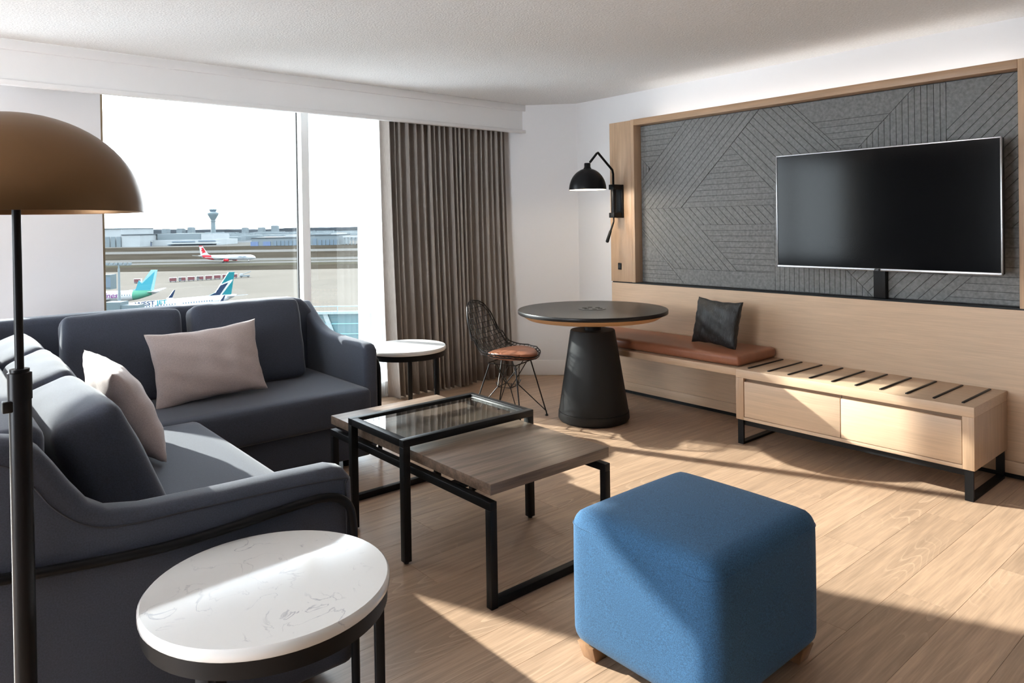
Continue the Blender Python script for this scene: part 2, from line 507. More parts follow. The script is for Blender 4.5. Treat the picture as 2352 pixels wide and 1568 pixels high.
def pillow_mesh(name, wx, wy, th, n=30, seed=1, pinch=0.08):
    """throw pillow lying in local XY, thickness along Z"""
    rnd_ = random.Random(seed)
    ph = [rnd_.uniform(0, 6.3) for _ in range(8)]
    v = []; f = []
    def pt(i, j, sgn):
        u = -1+2*i/n; w_ = -1+2*j/n
        u = math.sin(u*PI/2)*0.5+u*0.5; w_ = math.sin(w_*PI/2)*0.5+w_*0.5
        x = wx/2*u*(1-pinch*(1-w_*w_)*u*u); y = wy/2*w_*(1-pinch*1.3*(1-u*u)*w_*w_)
        e = max(0.0, (1-u*u)*(1-w_*w_))
        z = sgn*th/2*(e**0.42)
        edge = max(abs(u), abs(w_))
        wr = 0.007*math.sin(9*(u+0.6*w_)+ph[0])*math.sin(6*w_-3*u+ph[1])*e**0.3
        wr += 0.0045*(edge**4)*math.sin(26*u*w_+ph[2]+4*u)*e**0.25
        z += wr*sgn*0.8
        x += 0.0015*math.sin(11*w_+ph[3])*abs(u)**3; y += 0.0015*math.sin(12*u+ph[4])*abs(w_)**3
        return (x, y, z)
    idx = {}
    for sgn in (1, -1):
        for i in range(n+1):
            for j in range(n+1):
                if sgn == -1 and (i in (0, n) or j in (0, n)):
                    idx[(i, j, -1)] = idx[(i, j, 1)]
                else:
                    idx[(i, j, sgn)] = len(v); v.append(pt(i, j, sgn))
    for sgn in (1, -1):
        for i in range(n):
            for j in range(n):
                q = [idx[(i, j, sgn)], idx[(i+1, j, sgn)], idx[(i+1, j+1, sgn)], idx[(i, j+1, sgn)]]
                f.append(tuple(q if sgn == 1 else q[::-1]))
    me = bpy.data.meshes.new(name)
    me.from_pydata(v, [], f)
    for p in me.polygons: p.use_smooth = True
    me.update()
    return me

def text_obj(name, s, size, mt, parent, matrix, extrude=0.0, shear=0.0, bold=0.0):
    cu = bpy.data.curves.new(name, 'FONT')
    cu.body = s; cu.size = size; cu.extrude = extrude; cu.shear = shear; cu.offset = bold
    cu.resolution_u = 3
    tmp = bpy.data.objects.new(name, cu)
    col.objects.link(tmp)
    bpy.context.view_layer.update()
    me = bpy.data.meshes.new_from_object(tmp)
    bpy.data.objects.remove(tmp)
    bpy.data.curves.remove(cu)
    me.materials.clear()
    o = link(name, me, mt, parent)
    o.matrix_local = matrix
    return o

# ================================================================== THE ROOM
XW, YW, ZC = 4.57, 5.00, 2.43          # media wall plane, window wall plane, ceiling
XL, YB = -2.90, -3.40
PX0, PX1 = 0.26, 0.91                   # pier between the two windows
WIN_R = 3.62                            # right end of the right window
floor = box('floor', m_subfl, None, XL-0.2, XW+0.2, YB-0.2, YW+0.3, -0.12, -0.004)
tag(floor, 'oak-look plank floor of the hotel room', 'floor', kind='structure')
# planks: children of the floor
PLW, PLL, GAP = 0.195, 1.22, 0.0006
meshes = {}
row = 0
y = YB
offs = [0.0, 0.47, 0.86, 0.22, 0.68, 1.05, 0.36]
while y < YW-0.01:
    y1 = min(y+PLW, YW)
    x = XL - offs[row % 7]
    while x < XW-0.01:
        xa, xb = max(x, XL), min(x+PLL, XW)
        # the corner wall cuts the far right corner
        if xb - xa > 0.03:
            key = (round(xb-xa, 3), round(y1-y, 3))
            if key not in meshes:
                lx, ly = xb-xa-GAP, y1-y-GAP
                b = MB()
                c_ = 0.0004
                b.add([(c_, c_, 0), (lx-c_, c_, 0), (lx-c_, ly-c_, 0), (c_, ly-c_, 0), (0, 0, -0.0012), (lx, 0, -0.0012), (lx, ly, -0.0012), (0, ly, -0.0012),
                       (0, 0, -0.004), (lx, 0, -0.004), (lx, ly, -0.004), (0, ly, -0.004)],
                      [(0, 1, 2, 3), (4, 5, 1, 0), (5, 6, 2, 1), (6, 7, 3, 2), (7, 4, 0, 3), (8, 9, 5, 4), (9, 10, 6, 5), (10, 11, 7, 6), (11, 8, 4, 7)])
                meshes[key] = b.mesh('plank'); meshes[key].materials.append(m_plank)
            o = bpy.data.objects.new('plank', meshes[key])
            col.objects.link(o)
            o.location = (xa, y, 0)
            o.parent = floor
        x += PLL
    y += PLW
    row += 1

ceiling = box('ceiling', m_ceil, None, XL-0.2, XW+0.2, YB-0.2, YW+0.3, ZC, ZC+0.15)
tag(ceiling, 'white stippled ceiling', 'ceiling', kind='structure')
wr = box('wall_right', m_wall, None, XW, XW+0.2, YB-0.2, YW+0.3, -0.1, ZC)
tag(wr, 'white wall behind the wooden media panel', 'wall', kind='structure')
LW0, LW1 = 1.10, 2.80               # unseen window added to the left wall for daylight, behind the camera's left shoulder
b = MB()
b.box(XL-0.2, XL, YB-0.2, LW0, -0.1, ZC); b.box(XL-0.2, XL, LW1, YW+0.3, -0.1, ZC)
b.box(XL-0.2, XL, LW0, LW1, -0.1, 0.12); b.box(XL-0.2, XL, LW0, LW1, 2.34, ZC)
wl = b.build('wall_left', mat('dark_accent_paint', (0.06, 0.06, 0.065), 0.7))
tag(wl, 'dark accent wall at the left end of the room', 'wall', kind='structure')
wb = box('wall_back', mat('grey_paint', (0.22, 0.22, 0.225), 0.7), None, XL, XW, YB-0.2, YB, -0.1, ZC)
tag(wb, 'grey wall opposite the windows', 'wall', kind='structure')
# window wall with two openings
b = MB()
SILL, HEAD = 0.12, 2.34
YWB = YW+0.20
b.box(PX0, PX1, YW, YWB, -0.1, ZC)                 # pier
b.box(WIN_R, XW, YW, YWB, -0.1, ZC)                # right of window
b.box(XL, -2.70, YW, YWB, -0.1, ZC)
b.box(-2.70, PX0, YW, YWB, -0.1, SILL); b.box(PX1, WIN_R, YW, YWB, -0.1, SILL)
b.box(-2.70, PX0, YW, YWB, HEAD, ZC); b.box(PX1, WIN_R, YW, YWB, HEAD, ZC)
wf = b.build('wall_far', m_wall)
tag(wf, 'white window wall with a broad pier between the windows', 'wall', kind='structure')
# splayed corner wall
b = MB().prism([(9.05-YW, YW), (XW, YW), (XW, 9.05-XW)], 2, -0.05, ZC)
wc = b.build('wall_corner', m_wall)
tag(wc, 'narrow splayed white wall beside the drawn curtain', 'wall', kind='structure')
# baseboard on the splayed wall
s2 = math.sqrt(0.5)
p0 = Vector((9.05-YW, YW)); p1 = Vector((XW, 9.05-XW)); nn = Vector((-s2, -s2))*0.014
b = MB().prism([tuple(p0), tuple(p1), tuple(p1+nn), tuple(p0+nn)], 2, 0.0, 0.135)
tag(b.build('baseboard_corner', m_trim, bevel=0.004), 'white baseboard on the splayed wall', 'baseboard', kind='structure')
b = MB().box(XW-0.014, XW, 3.90, 9.05-XW-0.01, 0, 0.135)
tag(b.build('baseboard_right', m_trim, bevel=0.004), 'white baseboard beside the wooden panel', 'baseboard', kind='structure')
# valance (pelmet) along the windows
val = empty('trim_1', (0, 0, 0), 0, 'white window valance with stepped mouldings', 'valance', kind='structure')
VX1 = 4.26
box('valance_face', m_trim, val, XL, VX1-0.03, 4.825, 4.845, 2.18, ZC)
box('valance_top_moulding', m_trim, val, XL, VX1, 4.805, 4.826, 2.372, ZC, 0.004)
box('valance_lip', m_trim, val, XL, VX1, 4.805, 4.846, 2.176, 2.205, 0.003)
box('valance_return', m_trim, val, VX1-0.05, VX1-0.03, 4.845, 4.99, 2.18, ZC)

def window(idx, x0, x1, mulls, label):
    w_ = empty('window_%d' % idx, (0, 0, 0), 0, label, 'window', kind='structure')
    yg = 5.19
    box('frame_head', m_winframe, w_, x0, x1, 5.10, 5.19, HEAD-0.045, HEAD)
    box('frame_sill', m_winframe, w_, x0, x1, 5.10, 5.19, SILL, SILL+0.05)
    box('frame_jamb', m_bronze, w_, x0, x0+0.012, 5.004, 5.196, SILL, HEAD)
    box('frame_jamb', m_winframe, w_, x1-0.04, x1, 5.10, 5.19, SILL, HEAD)
    xs = [x0+0.012]
    for mx_ in mulls:
        box('mullion', m_winframe, w_, mx_, mx_+0.06, 5.10, 5.186, SILL+0.05, HEAD-0.045)
        box('gasket', m_gasket, w_, mx_-0.008, mx_, 5.174, 5.194, SILL+0.05, HEAD-0.045)
        xs += [mx_-0.004, mx_+0.06]
    xs.append(x1-0.04)
    for i in range(0, len(xs), 2):
        MB().box(xs[i], xs[i+1], yg, yg+0.006, SILL+0.05, HEAD-0.045).build('pane', m_pane, w_)
    return w_
window(1, PX1, WIN_R, [2.253], 'large window overlooking the airport with one white mullion')
window(2, -2.70, PX0, [-1.05], 'window to the left of the white pier')
w3 = empty('window_3', (0, 0, 0), 0, 'unseen window added in the left wall for more daylight', 'window', kind='structure')  # added out of view to bring daylight into the room
for (ya, yb, za, zb) in ((LW0, LW1, 0.12, 0.17), (LW0, LW1, 2.29, 2.34), (LW0, LW0+0.05, 0.17, 2.29), (LW1-0.05, LW1, 0.17, 2.29)):
    box('frame', m_winframe, w3, XL-0.14, XL-0.06, ya, yb, za, zb)
for ya, yb in ((LW0+0.05, LW1-0.05),):
    box('pane', m_clear, w3, XL-0.103, XL-0.097, ya, yb, 0.17, 2.29)

# ------------------------------------------------------------------ curtains
def drape_mesh(name, x0, x1, y0, z0, z1, folds, amp0, amp1, flare, nx=260, nz=14, seed=3, lean=0.0):
    rnd_ = random.Random(seed)
    ph = [rnd_.uniform(0, 6.3) for _ in range(5)]
    # uneven folds
    knots = [0.0]
    for _ in range(folds): knots.append(knots[-1]+rnd_.uniform(0.55, 1.45))
    tot = knots[-1]; knots = [k/tot for k in knots]
    amps = [rnd_.uniform(0.6, 1.15) for _ in range(folds)]
    v = []; f = []
    for k in range(nz+1):
        t = k/nz; z = z1+(z0-z1)*t
        for i in range(nx+1):
            s_ = i/nx
            q = 0
            while q < folds-1 and knots[q+1] < s_: q += 1
            lt = (s_-knots[q])/(knots[q+1]-knots[q])
            fold = math.cos(2*PI*lt)
            fold = math.copysign(abs(fold)**0.7, fold)
            a = (amp0+(amp1-amp0)*t**1.5)*amps[q]
            x = x0+(x1-x0)*s_ + 0.012*t*math.sin(9*s_+ph[0]+1.5*t)+lean*t*(1-s_)
            y_ = y0 - flare*t*t + a*fold + 0.012*t*math.sin(13*s_+ph[1])
            v.append((x+0.3*a*math.sin(2*PI*lt), y_, z))
    for k in range(nz):
        for i in range(nx):
            a = k*(nx+1)+i
            f.append((a, a+1, a+nx+2, a+nx+1))
    me = bpy.data.meshes.new(name)
    me.from_pydata(v, [], f); me.update()
    for p in me.polygons: p.use_smooth = True
    return me
dr = link('drape', drape_mesh('drape', 2.83, 4.07, 4.905, 0.015, 2.40, 22, 0.042, 0.056, 0.045, seed=5, lean=0.03), m_drape)
md = dr.modifiers.new('solid', 'SOLIDIFY'); md.thickness = 0.003
tag(dr, 'taupe grey blackout drape hanging in folds beside the splayed wall', 'curtain')
sh = link('sheer_curtain', drape_mesh('sheer_curtain', 2.665, 3.55, 4.99, 0.02, 2.40, 17, 0.022, 0.030, 0.005, nx=200, seed=9), m_sheer)
tag(sh, 'white sheer curtain gathered between window and taupe drape', 'curtain')

# ================================================================== MEDIA WALL PANEL
PXF = 4.33                                # front plane of the panelling
mp_ = empty('media_wall_panel', (4.45, 2.5, 0), 0, 'oak wall panel with grooved grey felt inset behind the television', 'wall panel')
def mpart(name, mt, b, bevel=0.0, seg=2):
    o = b.build(name, mt, None, bevel=bevel, seg=seg)
    o.parent = mp_; o.matrix_parent_inverse = Matrix.Translation((-4.45, -2.5, 0))
    return o
PY0, PY1 = 1.04, 3.89
mpart('wainscot', m_oak, MB().box(PXF+0.015, XW-0.002, PY0, PY1, 0.03, 0.878))
mpart('plinth', m_oak, MB().box(PXF+0.002, PXF+0.016, PY0, PY1, 0.03, 0.095), 0.002)
mpart('shadow_gap', m_black, MB().box(PXF+0.025, XW-0.002, PY0, PY1-0.002, 0.878, 0.888))
mpart('toe_strip', m_black, MB().box(PXF+0.03, XW-0.002, PY0, PY1-0.01, 0.0, 0.03))
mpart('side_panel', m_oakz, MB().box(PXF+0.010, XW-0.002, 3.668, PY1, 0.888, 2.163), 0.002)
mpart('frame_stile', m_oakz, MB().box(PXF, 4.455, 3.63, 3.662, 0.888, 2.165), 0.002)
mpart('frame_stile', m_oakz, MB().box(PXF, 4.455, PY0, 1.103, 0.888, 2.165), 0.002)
mpart('frame_rail', m_frame, MB().box(PXF, 4.455, 1.103, 3.63, 2.118, 2.165), 0.002)
fb = mpart('felt_panel', m_feltback, MB().box(4.424, 4.455, 1.103, 3.63, 0.888, 2.118))
led = mpart('led_strip', m_led, MB().box(4.475, 4.495, 1.10, 3.60, 2.128, 2.134))
mpart('led_tray', m_trim, MB().box(4.455, XW-0.002, 1.06, 3.65, 2.118, 2.128))
ld = bpy.data.lights.new('cove_light', 'AREA'); ld.shape = 'RECTANGLE'
ld.size = 0.05; ld.size_y = 2.5; ld.energy = 0.62; ld.color = (1.0, 0.95, 0.88)
lo_ = bpy.data.objects.new('cove_light', ld); col.objects.link(lo_)
lo_.location = (4.50, 2.35, 2.15); lo_.rotation_euler = (0, PI, 0)

# felt strips between the cut grooves (y, z polygons on the wall), 45 degree geometry
def clip(poly, n, d, keep_less):
    out = []
    k = len(poly)
    for i in range(k):
        a, b_ = poly[i], poly[(i+1) % k]
        da = a[0]*n[0]+a[1]*n[1]-d; db = b_[0]*n[0]+b_[1]*n[1]-d
        if keep_less: da, db = -da, -db
        if da >= 0: out.append(a)
        if (da > 0 > db) or (da < 0 < db):
            t = da/(da-db)
            out.append((a[0]+(b_[0]-a[0])*t, a[1]+(b_[1]-a[1])*t))
    return out
def area(p):
    return abs(sum(p[i][0]*p[(i+1) % len(p)][1]-p[(i+1) % len(p)][0]*p[i][1] for i in range(len(p))))/2
FY0, FY1, FZ0, FZ1 = 1.105, 3.628, 0.892, 2.114
H_, V_, DN, UP_ = (0, 1), (1, 0), (1, 1), (1, -1)      # normals of the stripes
# DN: stripes along (1,-1) in (y,z);  UP_: stripes along (1,1)
regions = [
    ([(FY1, FZ1), (3.197, FZ1), (3.537, 1.774), (FY1, 1.865)], H_, 0.04, FZ1),
    ([(FY1, 1.865), (3.537, 1.774), (FY1, 1.683)], V_, 0.026, FY1),
    ([(3.197, FZ1), (2.600, FZ1), (3.250, 1.464), (FY1, 1.464), (FY1, 1.683)], DN, 0.042, 3.197+FZ1),
    ([(2.826, 1.888), (2.497, 1.559), (2.497, 1.464), (3.250, 1.464)], H_, 0.04, 1.464),
    ([(2.600, FZ1), (2.367, FZ1), (2.050, 1.797), (2.050, 1.40), (2.497, 1.559), (2.826, 1.888)], UP_, 0.042, 2.826-1.888),
    ([(FY1, 1.464), (3.240, 1.464), (2.783, 1.007), (3.343, 1.007), (FY1, 1.292)], UP_, 0.042, 3.240-1.464),
    ([(FY1, 1.292), (3.393, 1.057), (FY1, 1.057)], None, 0, 0),
    ([(FY1, 1.057), (3.393, 1.057), (3.228, 0.892), (FY1, 0.892)], H_, 0.033, 1.057),
    ([(3.240, 1.464), (2.497, 1.464), (2.497, 1.335), (3.111, 1.335)], UP_, 0.042, 3.240-1.464),
    ([(3.111, 1.335), (2.497, 1.335), (2.497, 1.007), (2.783, 1.007)], H_, 0.04, 1.335),
    ([(3.343, 1.007), (2.497, 1.007), (2.497, 0.892), (3.228, 0.892)], None, 0, 0),
    ([(2.367, FZ1), (1.623, FZ1), (1.758, 1.979), (2.232, 1.979)], None, 0, 0),
    ([(2.232, 1.979), (1.758, 1.979), (1.940, 1.797), (2.050, 1.797)], H_, 0.04, 1.979),
    ([(1.623, FZ1), (1.460, FZ1), (1.460, 1.600), (1.940, 1.600), (1.940, 1.797)], V_, 0.0335, 1.623),
    ([(1.460, FZ1), (1.192, FZ1), (1.460, 1.846)], None, 0, 0),
    ([(1.192, FZ1), (FY0, FZ1), (FY0, 1.300), (1.460, 1.300), (1.460, 1.846)], DN, 0.040, 1.192+FZ1),
    ([(2.050, 1.797), (1.940, 1.797), (1.940, 1.600), (1.460, 1.600), (1.460, 1.050), (2.497, 1.050), (2.497, 1.559), (2.050, 1.40)], None, 0, 0),
    ([(1.460, 1.300), (FY0, 1.300), (FY0, 1.040), (1.460, 1.040)], H_, 0.052, 1.300),
    ([(2.497, 1.050), (2.025, 1.050), (1.868, 0.892), (2.497, 0.892)], V_, 0.0335, 2.497),
    ([(2.025, 1.050), (1.828, 1.050), (1.828, 0.892), (1.868, 0.892)], DN, 0.046, 2.025+1.050),
    ([(1.828, 1.050), (1.339, 1.040), (1.487, 0.892), (1.828, 0.892)], DN, 0.046, 1.339+1.040),
    ([(1.339, 1.040), (FY0, 1.040), (FY0, 0.892), (1.487, 0.892)], H_, 0.040, 1.040),
]
GR = 0.0026
def inset(poly, g):
    """shrink a polygon by g"""
    k = len(poly)
    A = sum(poly[i][0]*poly[(i+1) % k][1]-poly[(i+1) % k][0]*poly[i][1] for i in range(k))
    s_ = 1 if A > 0 else -1
    lines = []
    for i in range(k):
        a, b_ = poly[i], poly[(i+1) % k]
        dx, dy = b_[0]-a[0], b_[1]-a[1]
        L = math.hypot(dx, dy)
        if L < 1e-6: continue
        nx, ny = -dy/L*s_, dx/L*s_
        lines.append((nx, ny, nx*a[0]+ny*a[1]+g))
    out = poly
    # half-plane clipping is fine for convex outlines; concave ones keep their outline
    conv = True
    for i in range(k):
        a, b_, c_ = poly[i], poly[(i+1) % k], poly[(i+2) % k]
        if s_*((b_[0]-a[0])*(c_[1]-b_[1])-(b_[1]-a[1])*(c_[0]-b_[0])) < -1e-9: conv = False
    if not conv: return poly
    for nx, ny, d_ in lines:
        out = clip(out, (nx, ny), d_, False)
        if len(out) < 3: return []
    return out
def strip(poly):
    if len(poly) < 3 or area(poly) < 0.00012: return
    o = MB().prism(poly, 0, 4.414, 4.4245).build('felt_strip', m_felt, None)
    o.parent = fb; o.matrix_parent_inverse = Matrix.Translation((-4.45, -2.5, 0))
    return o
for poly, n, sp, ref in regions:
    base = inset(poly, GR/2)
    if n is None:
        strip(base); continue
    L = math.hypot(*n); nu = (n[0]/L, n[1]/L); r0 = ref/L
    ds = [p[0]*nu[0]+p[1]*nu[1] for p in poly]
    k0 = math.floor((min(ds)-r0)/sp)-1; k1 = math.ceil((max(ds)-r0)/sp)+1
    for k in range(k0, k1):
        a = r0+k*sp; b_ = a+sp
        q = clip(base, nu, a+GR/2, False)
        if len(q) >= 3: q = clip(q, nu, b_-GR/2, True)
        strip(q)
# the empties' children were built in world coordinates
for ch in fb.children: ch.matrix_parent_inverse = fb.matrix_world.inverted() if False else Matrix.Identity(4)

# ------------------------------------------------------------------ television
tv = empty('television', (4.30, 1.77, 1.06), 0, 'large flat black television with thin silver bezel on the felt wall', 'television')
def rel(o, parent):
    """world-built mesh -> child of an unrotated empty"""
    o.parent = parent
    o.matrix_parent_inverse = Matrix.Translation(-Vector(parent.location))
    return o
TY0, TY1, TZ0, TZ1 = 1.152, 2.390, 1.060, 1.771
rel(box('housing', m_black, None, 4.258, 4.300, TY0+0.003, TY1-0.003, TZ0+0.003, TZ1-0.003, 0.004), tv)
rel(box('screen', m_screen, None, 4.250, 4.260, TY0+0.008, TY1-0.008, TZ0+0.014, TZ1-0.008), tv)
rel(box('bezel', m_silver, None, 4.246, 4.262, TY0, TY1, TZ0, TZ0+0.014, 0.002), tv)
rel(box('bezel', m_silver, None, 4.246, 4.262, TY0, TY1, TZ1-0.008, TZ1, 0.002), tv)
rel(box('bezel', m_silver, None, 4.246, 4.262, TY0, TY0+0.008, TZ0, TZ1, 0.002), tv)
rel(box('bezel', m_silver, None, 4.246, 4.262, TY1-0.008, TY1, TZ0, TZ1, 0.002), tv)
rel(box('wall_mount', m_black, None, 4.300, 4.414, 1.60, 1.94, 1.25, 1.60), tv)
rel(box('logo_plate', m_black, None, 4.243, 4.248, 1.752, 1.784, TZ0+0.000, TZ0+0.012), tv)
lg = text_obj('logo', 'LG', 0.013, m_silver, None, Matrix.Translation((4.2425, 1.778, TZ0+0.0015)) @ Matrix(((0, 0, -1), (-1, 0, 0), (0, 1, 0))).to_4x4())
rel(lg, tv)
cc = MB().box(4.372, 4.414, 1.775, 1.845, 0.889, 1.20).build('cable_cover', m_black, bevel=0.004)
tag(cc, 'black vertical cable cover below the television', 'cable cover')

# ------------------------------------------------------------------ window bench shelf + leather pad + luggage cabinet
sb = empty('bench_shelf', (4.10, 3.15, 0.41), 0, 'oak bench shelf cantilevered from the wall panel', 'bench')
rel(box('shelf', m_oak, None, 3.850, 4.344, 2.447, 3.88, 0.412, 0.455, 0.002), sb)
rel(box('bracket', m_black, None, 4.10, 4.344, 3.10, 3.14, 0.385, 0.412), sb)
pad = link('bench_cushion', rbox_mesh('bench_cushion', 0.455, 1.425, 0.066, 0.024, (0.0, 0.0, 0.008), 14), m_leather)
pad.location = (4.10, 3.155, 0.455+0.033+0.006)
tag(pad, 'long cognac leather seat pad on the oak bench', 'cushion')
bp_ = link('throw_pillow', pillow_mesh('throw_pillow', 0.37, 0.315, 0.12, seed=11), m_blackfab)
tag(bp_, 'small black crinkled throw pillow on the leather bench pad', 'pillow')

lc = empty('luggage_bench', (4.09, 1.805, 0), 0, 'low oak luggage bench with two drawers and black metal legs', 'cabinet')
CX0, CX1, CY0, CY1, CZ0, CZ1 = 3.845, 4.342, 1.165, 2.445, 0.150, 0.455
T = 0.052
rel(box('top', m_oak, None, CX0, CX1, CY0, CY1, CZ1-0.050, CZ1, 0.0015), lc)
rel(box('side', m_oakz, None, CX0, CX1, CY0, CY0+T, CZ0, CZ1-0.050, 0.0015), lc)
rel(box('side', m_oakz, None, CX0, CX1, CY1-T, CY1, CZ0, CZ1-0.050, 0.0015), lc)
rel(box('bottom', m_oak, None, CX0, CX1, CY0+T, CY1-T, CZ0, CZ0+0.018, 0.001), lc)
rel(box('back_board', m_oak, None, CX0+0.03, CX1, CY0+T, CY1-T, CZ0+0.018, CZ1-0.05), lc)
ym = 1.805
for ya, yb in ((CY0+T+0.003, ym-0.002), (ym+0.002, CY1-T-0.003)):
    dw = rel(box('drawer', m_oak, None, CX0+0.003, CX0+0.024, ya, yb, CZ0+0.021, CZ1-0.050-0.021, 0.001), lc)
    gr = box('finger_groove', mat('groove_oak', (0.20, 0.125, 0.075), 0.5), None, CX0+0.022, CX0+0.029, ya, yb, CZ1-0.074, CZ1-0.050)
    gr.parent = dw
for i in range(10):
    yy = 2.392-i*(2.392-1.231)/9
    rel(MB().box(3.902, 4.308, yy-0.006, yy+0.006, CZ1-0.001, CZ1+0.006).build('luggage_strip', m_black, None, bevel=0.002), lc)
for yy in (CY0+0.008, CY1-0.045):
    b = MB()
    ya, yb = yy, yy+0.037
    b.box(CX0+0.006, CX0+0.020, ya, yb, 0.0, CZ0); b.box(CX1-0.030, CX1-0.016, ya, yb, 0.0, CZ0)
    b.box(CX0+0.020, CX1-0.030, ya, yb, 0.0, 0.014)
    rel(b.build('leg_frame', m_black, None), lc)
rel(box('base_rail', m_black, None, CX0+0.020, CX0+0.034, CY0+0.045, CY1-0.045, CZ0-0.034, CZ0), lc)
rel(box('base_rail', m_black, None, CX1-0.044, CX1-0.030, CY0+0.045, CY1-0.045, CZ0-0.034, CZ0), lc)

# ------------------------------------------------------------------ wall lamp
wlp = empty('wall_lamp', (4.34, 3.78, 1.40), 0, 'black swing-arm wall lamp with dome shade lit from within', 'lamp')
rel(box('back_plate', m_black, None, 4.322, 4.340, 3.746, 3.816, 1.398, 1.662, 0.003), wlp)
for za in (1.400, 1.622):
    rel(box('bracket', m_black, None, 4.228, 4.324, 3.752, 3.806, za, za+0.040, 0.003), wlp)
TX, TYY = 4.255, 3.780
rel(MB().tube([(TX, TYY, 1.436), (TX, TYY, 1.626)], 0.020, 14).build('tube', m_blackgl, None, smooth=True), wlp)
pth = [(TX, TYY, 1.65), (TX, TYY, 1.745), (TX-0.006, TYY, 1.765)]
apex = (4.085, 3.782, 1.905)
pth += [(4.245, TYY, 1.778), (4.10, 3.782, 1.893), apex, (4.072, 3.783, 1.898), (3.998, 3.785, 1.828)]
rel(MB().tube(pth, 0.0092, 12).build('arm', m_blackgl, None, smooth=True), wlp)
rel(MB().tube([(TX, TYY, 1.402), (TX, TYY, 1.372), (TX-0.006, TYY, 1.358), (4.218, 3.78, 1.300), (4.214, 3.78, 1.292), (4.175, 3.78, 1.214), (4.172, 3.78, 1.208)],
              [0.006, 0.006, 0.007, 0.008, 0.011, 0.0135, 0.010], 12).build('handle', m_black, None, smooth=True), wlp)
SC = (3.968, 3.785)
SR = 0.143
prof = [(0.001, 0.172), (0.03, 0.170)]
for i in range(1, 13):
    a = PI/2*(1-i/12)
    prof.append((SR*math.cos(a)+0.0, 0.150*math.sin(a)+0.012 if i < 12 else 0.0))
shade = MB().lathe([(0.020, 0.163)]+[(SR*math.cos(PI/2*(1-i/14)), 0.165*math.sin(PI/2*(1-i/14))) for i in range(2, 15)], (SC[0], SC[1], 1.615), 40, cap=False).build('shade', m_blackgl, None, smooth=True)
rel(shade, wlp)
shi = MB().lathe([(0.001, 0.158)]+[((SR-0.004)*math.cos(PI/2*(1-i/14)), 0.160*math.sin(PI/2*(1-i/14))) for i in range(2, 14)]+[(SR-0.003, 0.001)], (SC[0], SC[1], 1.615), 40, cap=False).build('shade_lining', m_polewhite, None, smooth=True)
rel(shi, wlp)
rel(MB().lathe([(0.0, 0.205), (0.022, 0.205), (0.024, 0.200), (0.024, 0.172), (0.030, 0.166), (0.030, 0.158)], (SC[0], SC[1], 1.615), 24).build('cap', m_blackgl, None, smooth=True), wlp)
rel(MB().lathe([(0.0, 0.03), (0.018, 0.035), (0.03, 0.055), (0.03, 0.075), (0.015, 0.11), (0.0, 0.11)], (SC[0], SC[1], 1.615), 20).build('bulb', m_bulb, None, smooth=True), wlp)
pl = bpy.data.lights.new('wall_lamp_light', 'POINT'); pl.energy = 2.6; pl.color = (1, 0.86, 0.68); pl.shadow_soft_size = 0.03
po = bpy.data.objects.new('wall_lamp_light', pl); col.objects.link(po); po.location = (SC[0], SC[1], 1.628)
# power socket on the side panel
ou = empty('power_outlet', (4.338, 3.797, 1.01), 0, 'small black power outlet on the oak side panel', 'outlet')
rel(box('plate', m_black, None, 4.334, 4.341, 3.780, 3.814, 0.984, 1.038, 0.003), ou)
rel(box('socket', m_gasket, None, 4.3325, 4.336, 3.788, 3.806, 0.998, 1.024), ou)

# ================================================================== SOFA
sofa = empty('sectional_sofa', (1.0, 3.3, 0), 0, 'L-shaped slate grey fabric sectional sofa under the window', 'sofa')
BT = 0.905
# near arm outline (x, z): sweeps up into the back
XB, YBK = 0.085, 4.60                  # outer planes of the two backs
A = [(XB, 0.075), (XB, BT-0.012), (XB+0.05, BT+0.004), (XB+0.10, BT-0.008), (XB+0.130, BT-0.038), (XB+0.160, 0.822), (XB+0.190, 0.772), (XB+0.225, 0.722), (XB+0.265, 0.694),
     (XB+0.34, 0.680), (XB+0.54, 0.672), (XB+0.72, 0.668), (0.925, 0.664), (0.96, 0.652), (0.985, 0.620), (0.992, 0.40), (0.985, 0.075)]
a1 = MB().prism(A, 1, 1.90, 2.005).build('arm', m_slate, None, bevel=0.034, seg=4, angle=50)
rel(a1, sofa)
# right arm outline (y, z)
A2 = [(YBK, 0.075), (YBK, BT-0.05), (YBK-0.02, BT-0.028), (YBK-0.06, BT-0.052), (YBK-0.11, 0.822), (YBK-0.18, 0.778), (YBK-0.26, 0.735), (YBK-0.34, 0.708), (YBK-0.44, 0.693),
      (YBK-0.60, 0.686), (YBK-0.84, 0.682), (YBK-0.90, 0.674), (YBK-0.93, 0.645), (YBK-0.935, 0.40), (YBK-0.93, 0.075)]
a2 = MB().prism(A2, 0, 1.983, 2.068).build('arm', m_slate, None, bevel=0.030, seg=4, angle=50)
rel(a2, sofa)
rel(MB().box(XB, 0.235, 1.98, 4.60, 0.075, BT).build('backrest', m_slate, None, bevel=0.035, seg=4), sofa)
BK = [(0.12, 0.075), (0.12, BT), (1.80, BT+0.004), (1.90, BT), (1.955, BT-0.012), (1.995, 0.862), (2.022, 0.822), (2.042, 0.772), (2.052, 0.70), (2.052, 0.075)]
rel(MB().prism(BK, 1, 4.45, 4.60).build('backrest', m_slate, None, bevel=0.035, seg=4, angle=50), sofa)
rel(MB().box(0.12, 0.985, 1.99, 4.46, 0.055, 0.262).build('base', m_slate, None, bevel=0.012), sofa)
rel(MB().box(0.90, 1.99, 3.63, 4.46, 0.055, 0.262).build('base', m_slate, None, bevel=0.012), sofa)
s1 = link('seat', rbox_mesh('seat', 0.84, 1.60, 0.19, 0.035, (0.006, 0, 0.012), 15), m_slate); s1.location = (0.205+0.42, 1.995+0.80, 0.352); rel(s1, sofa)
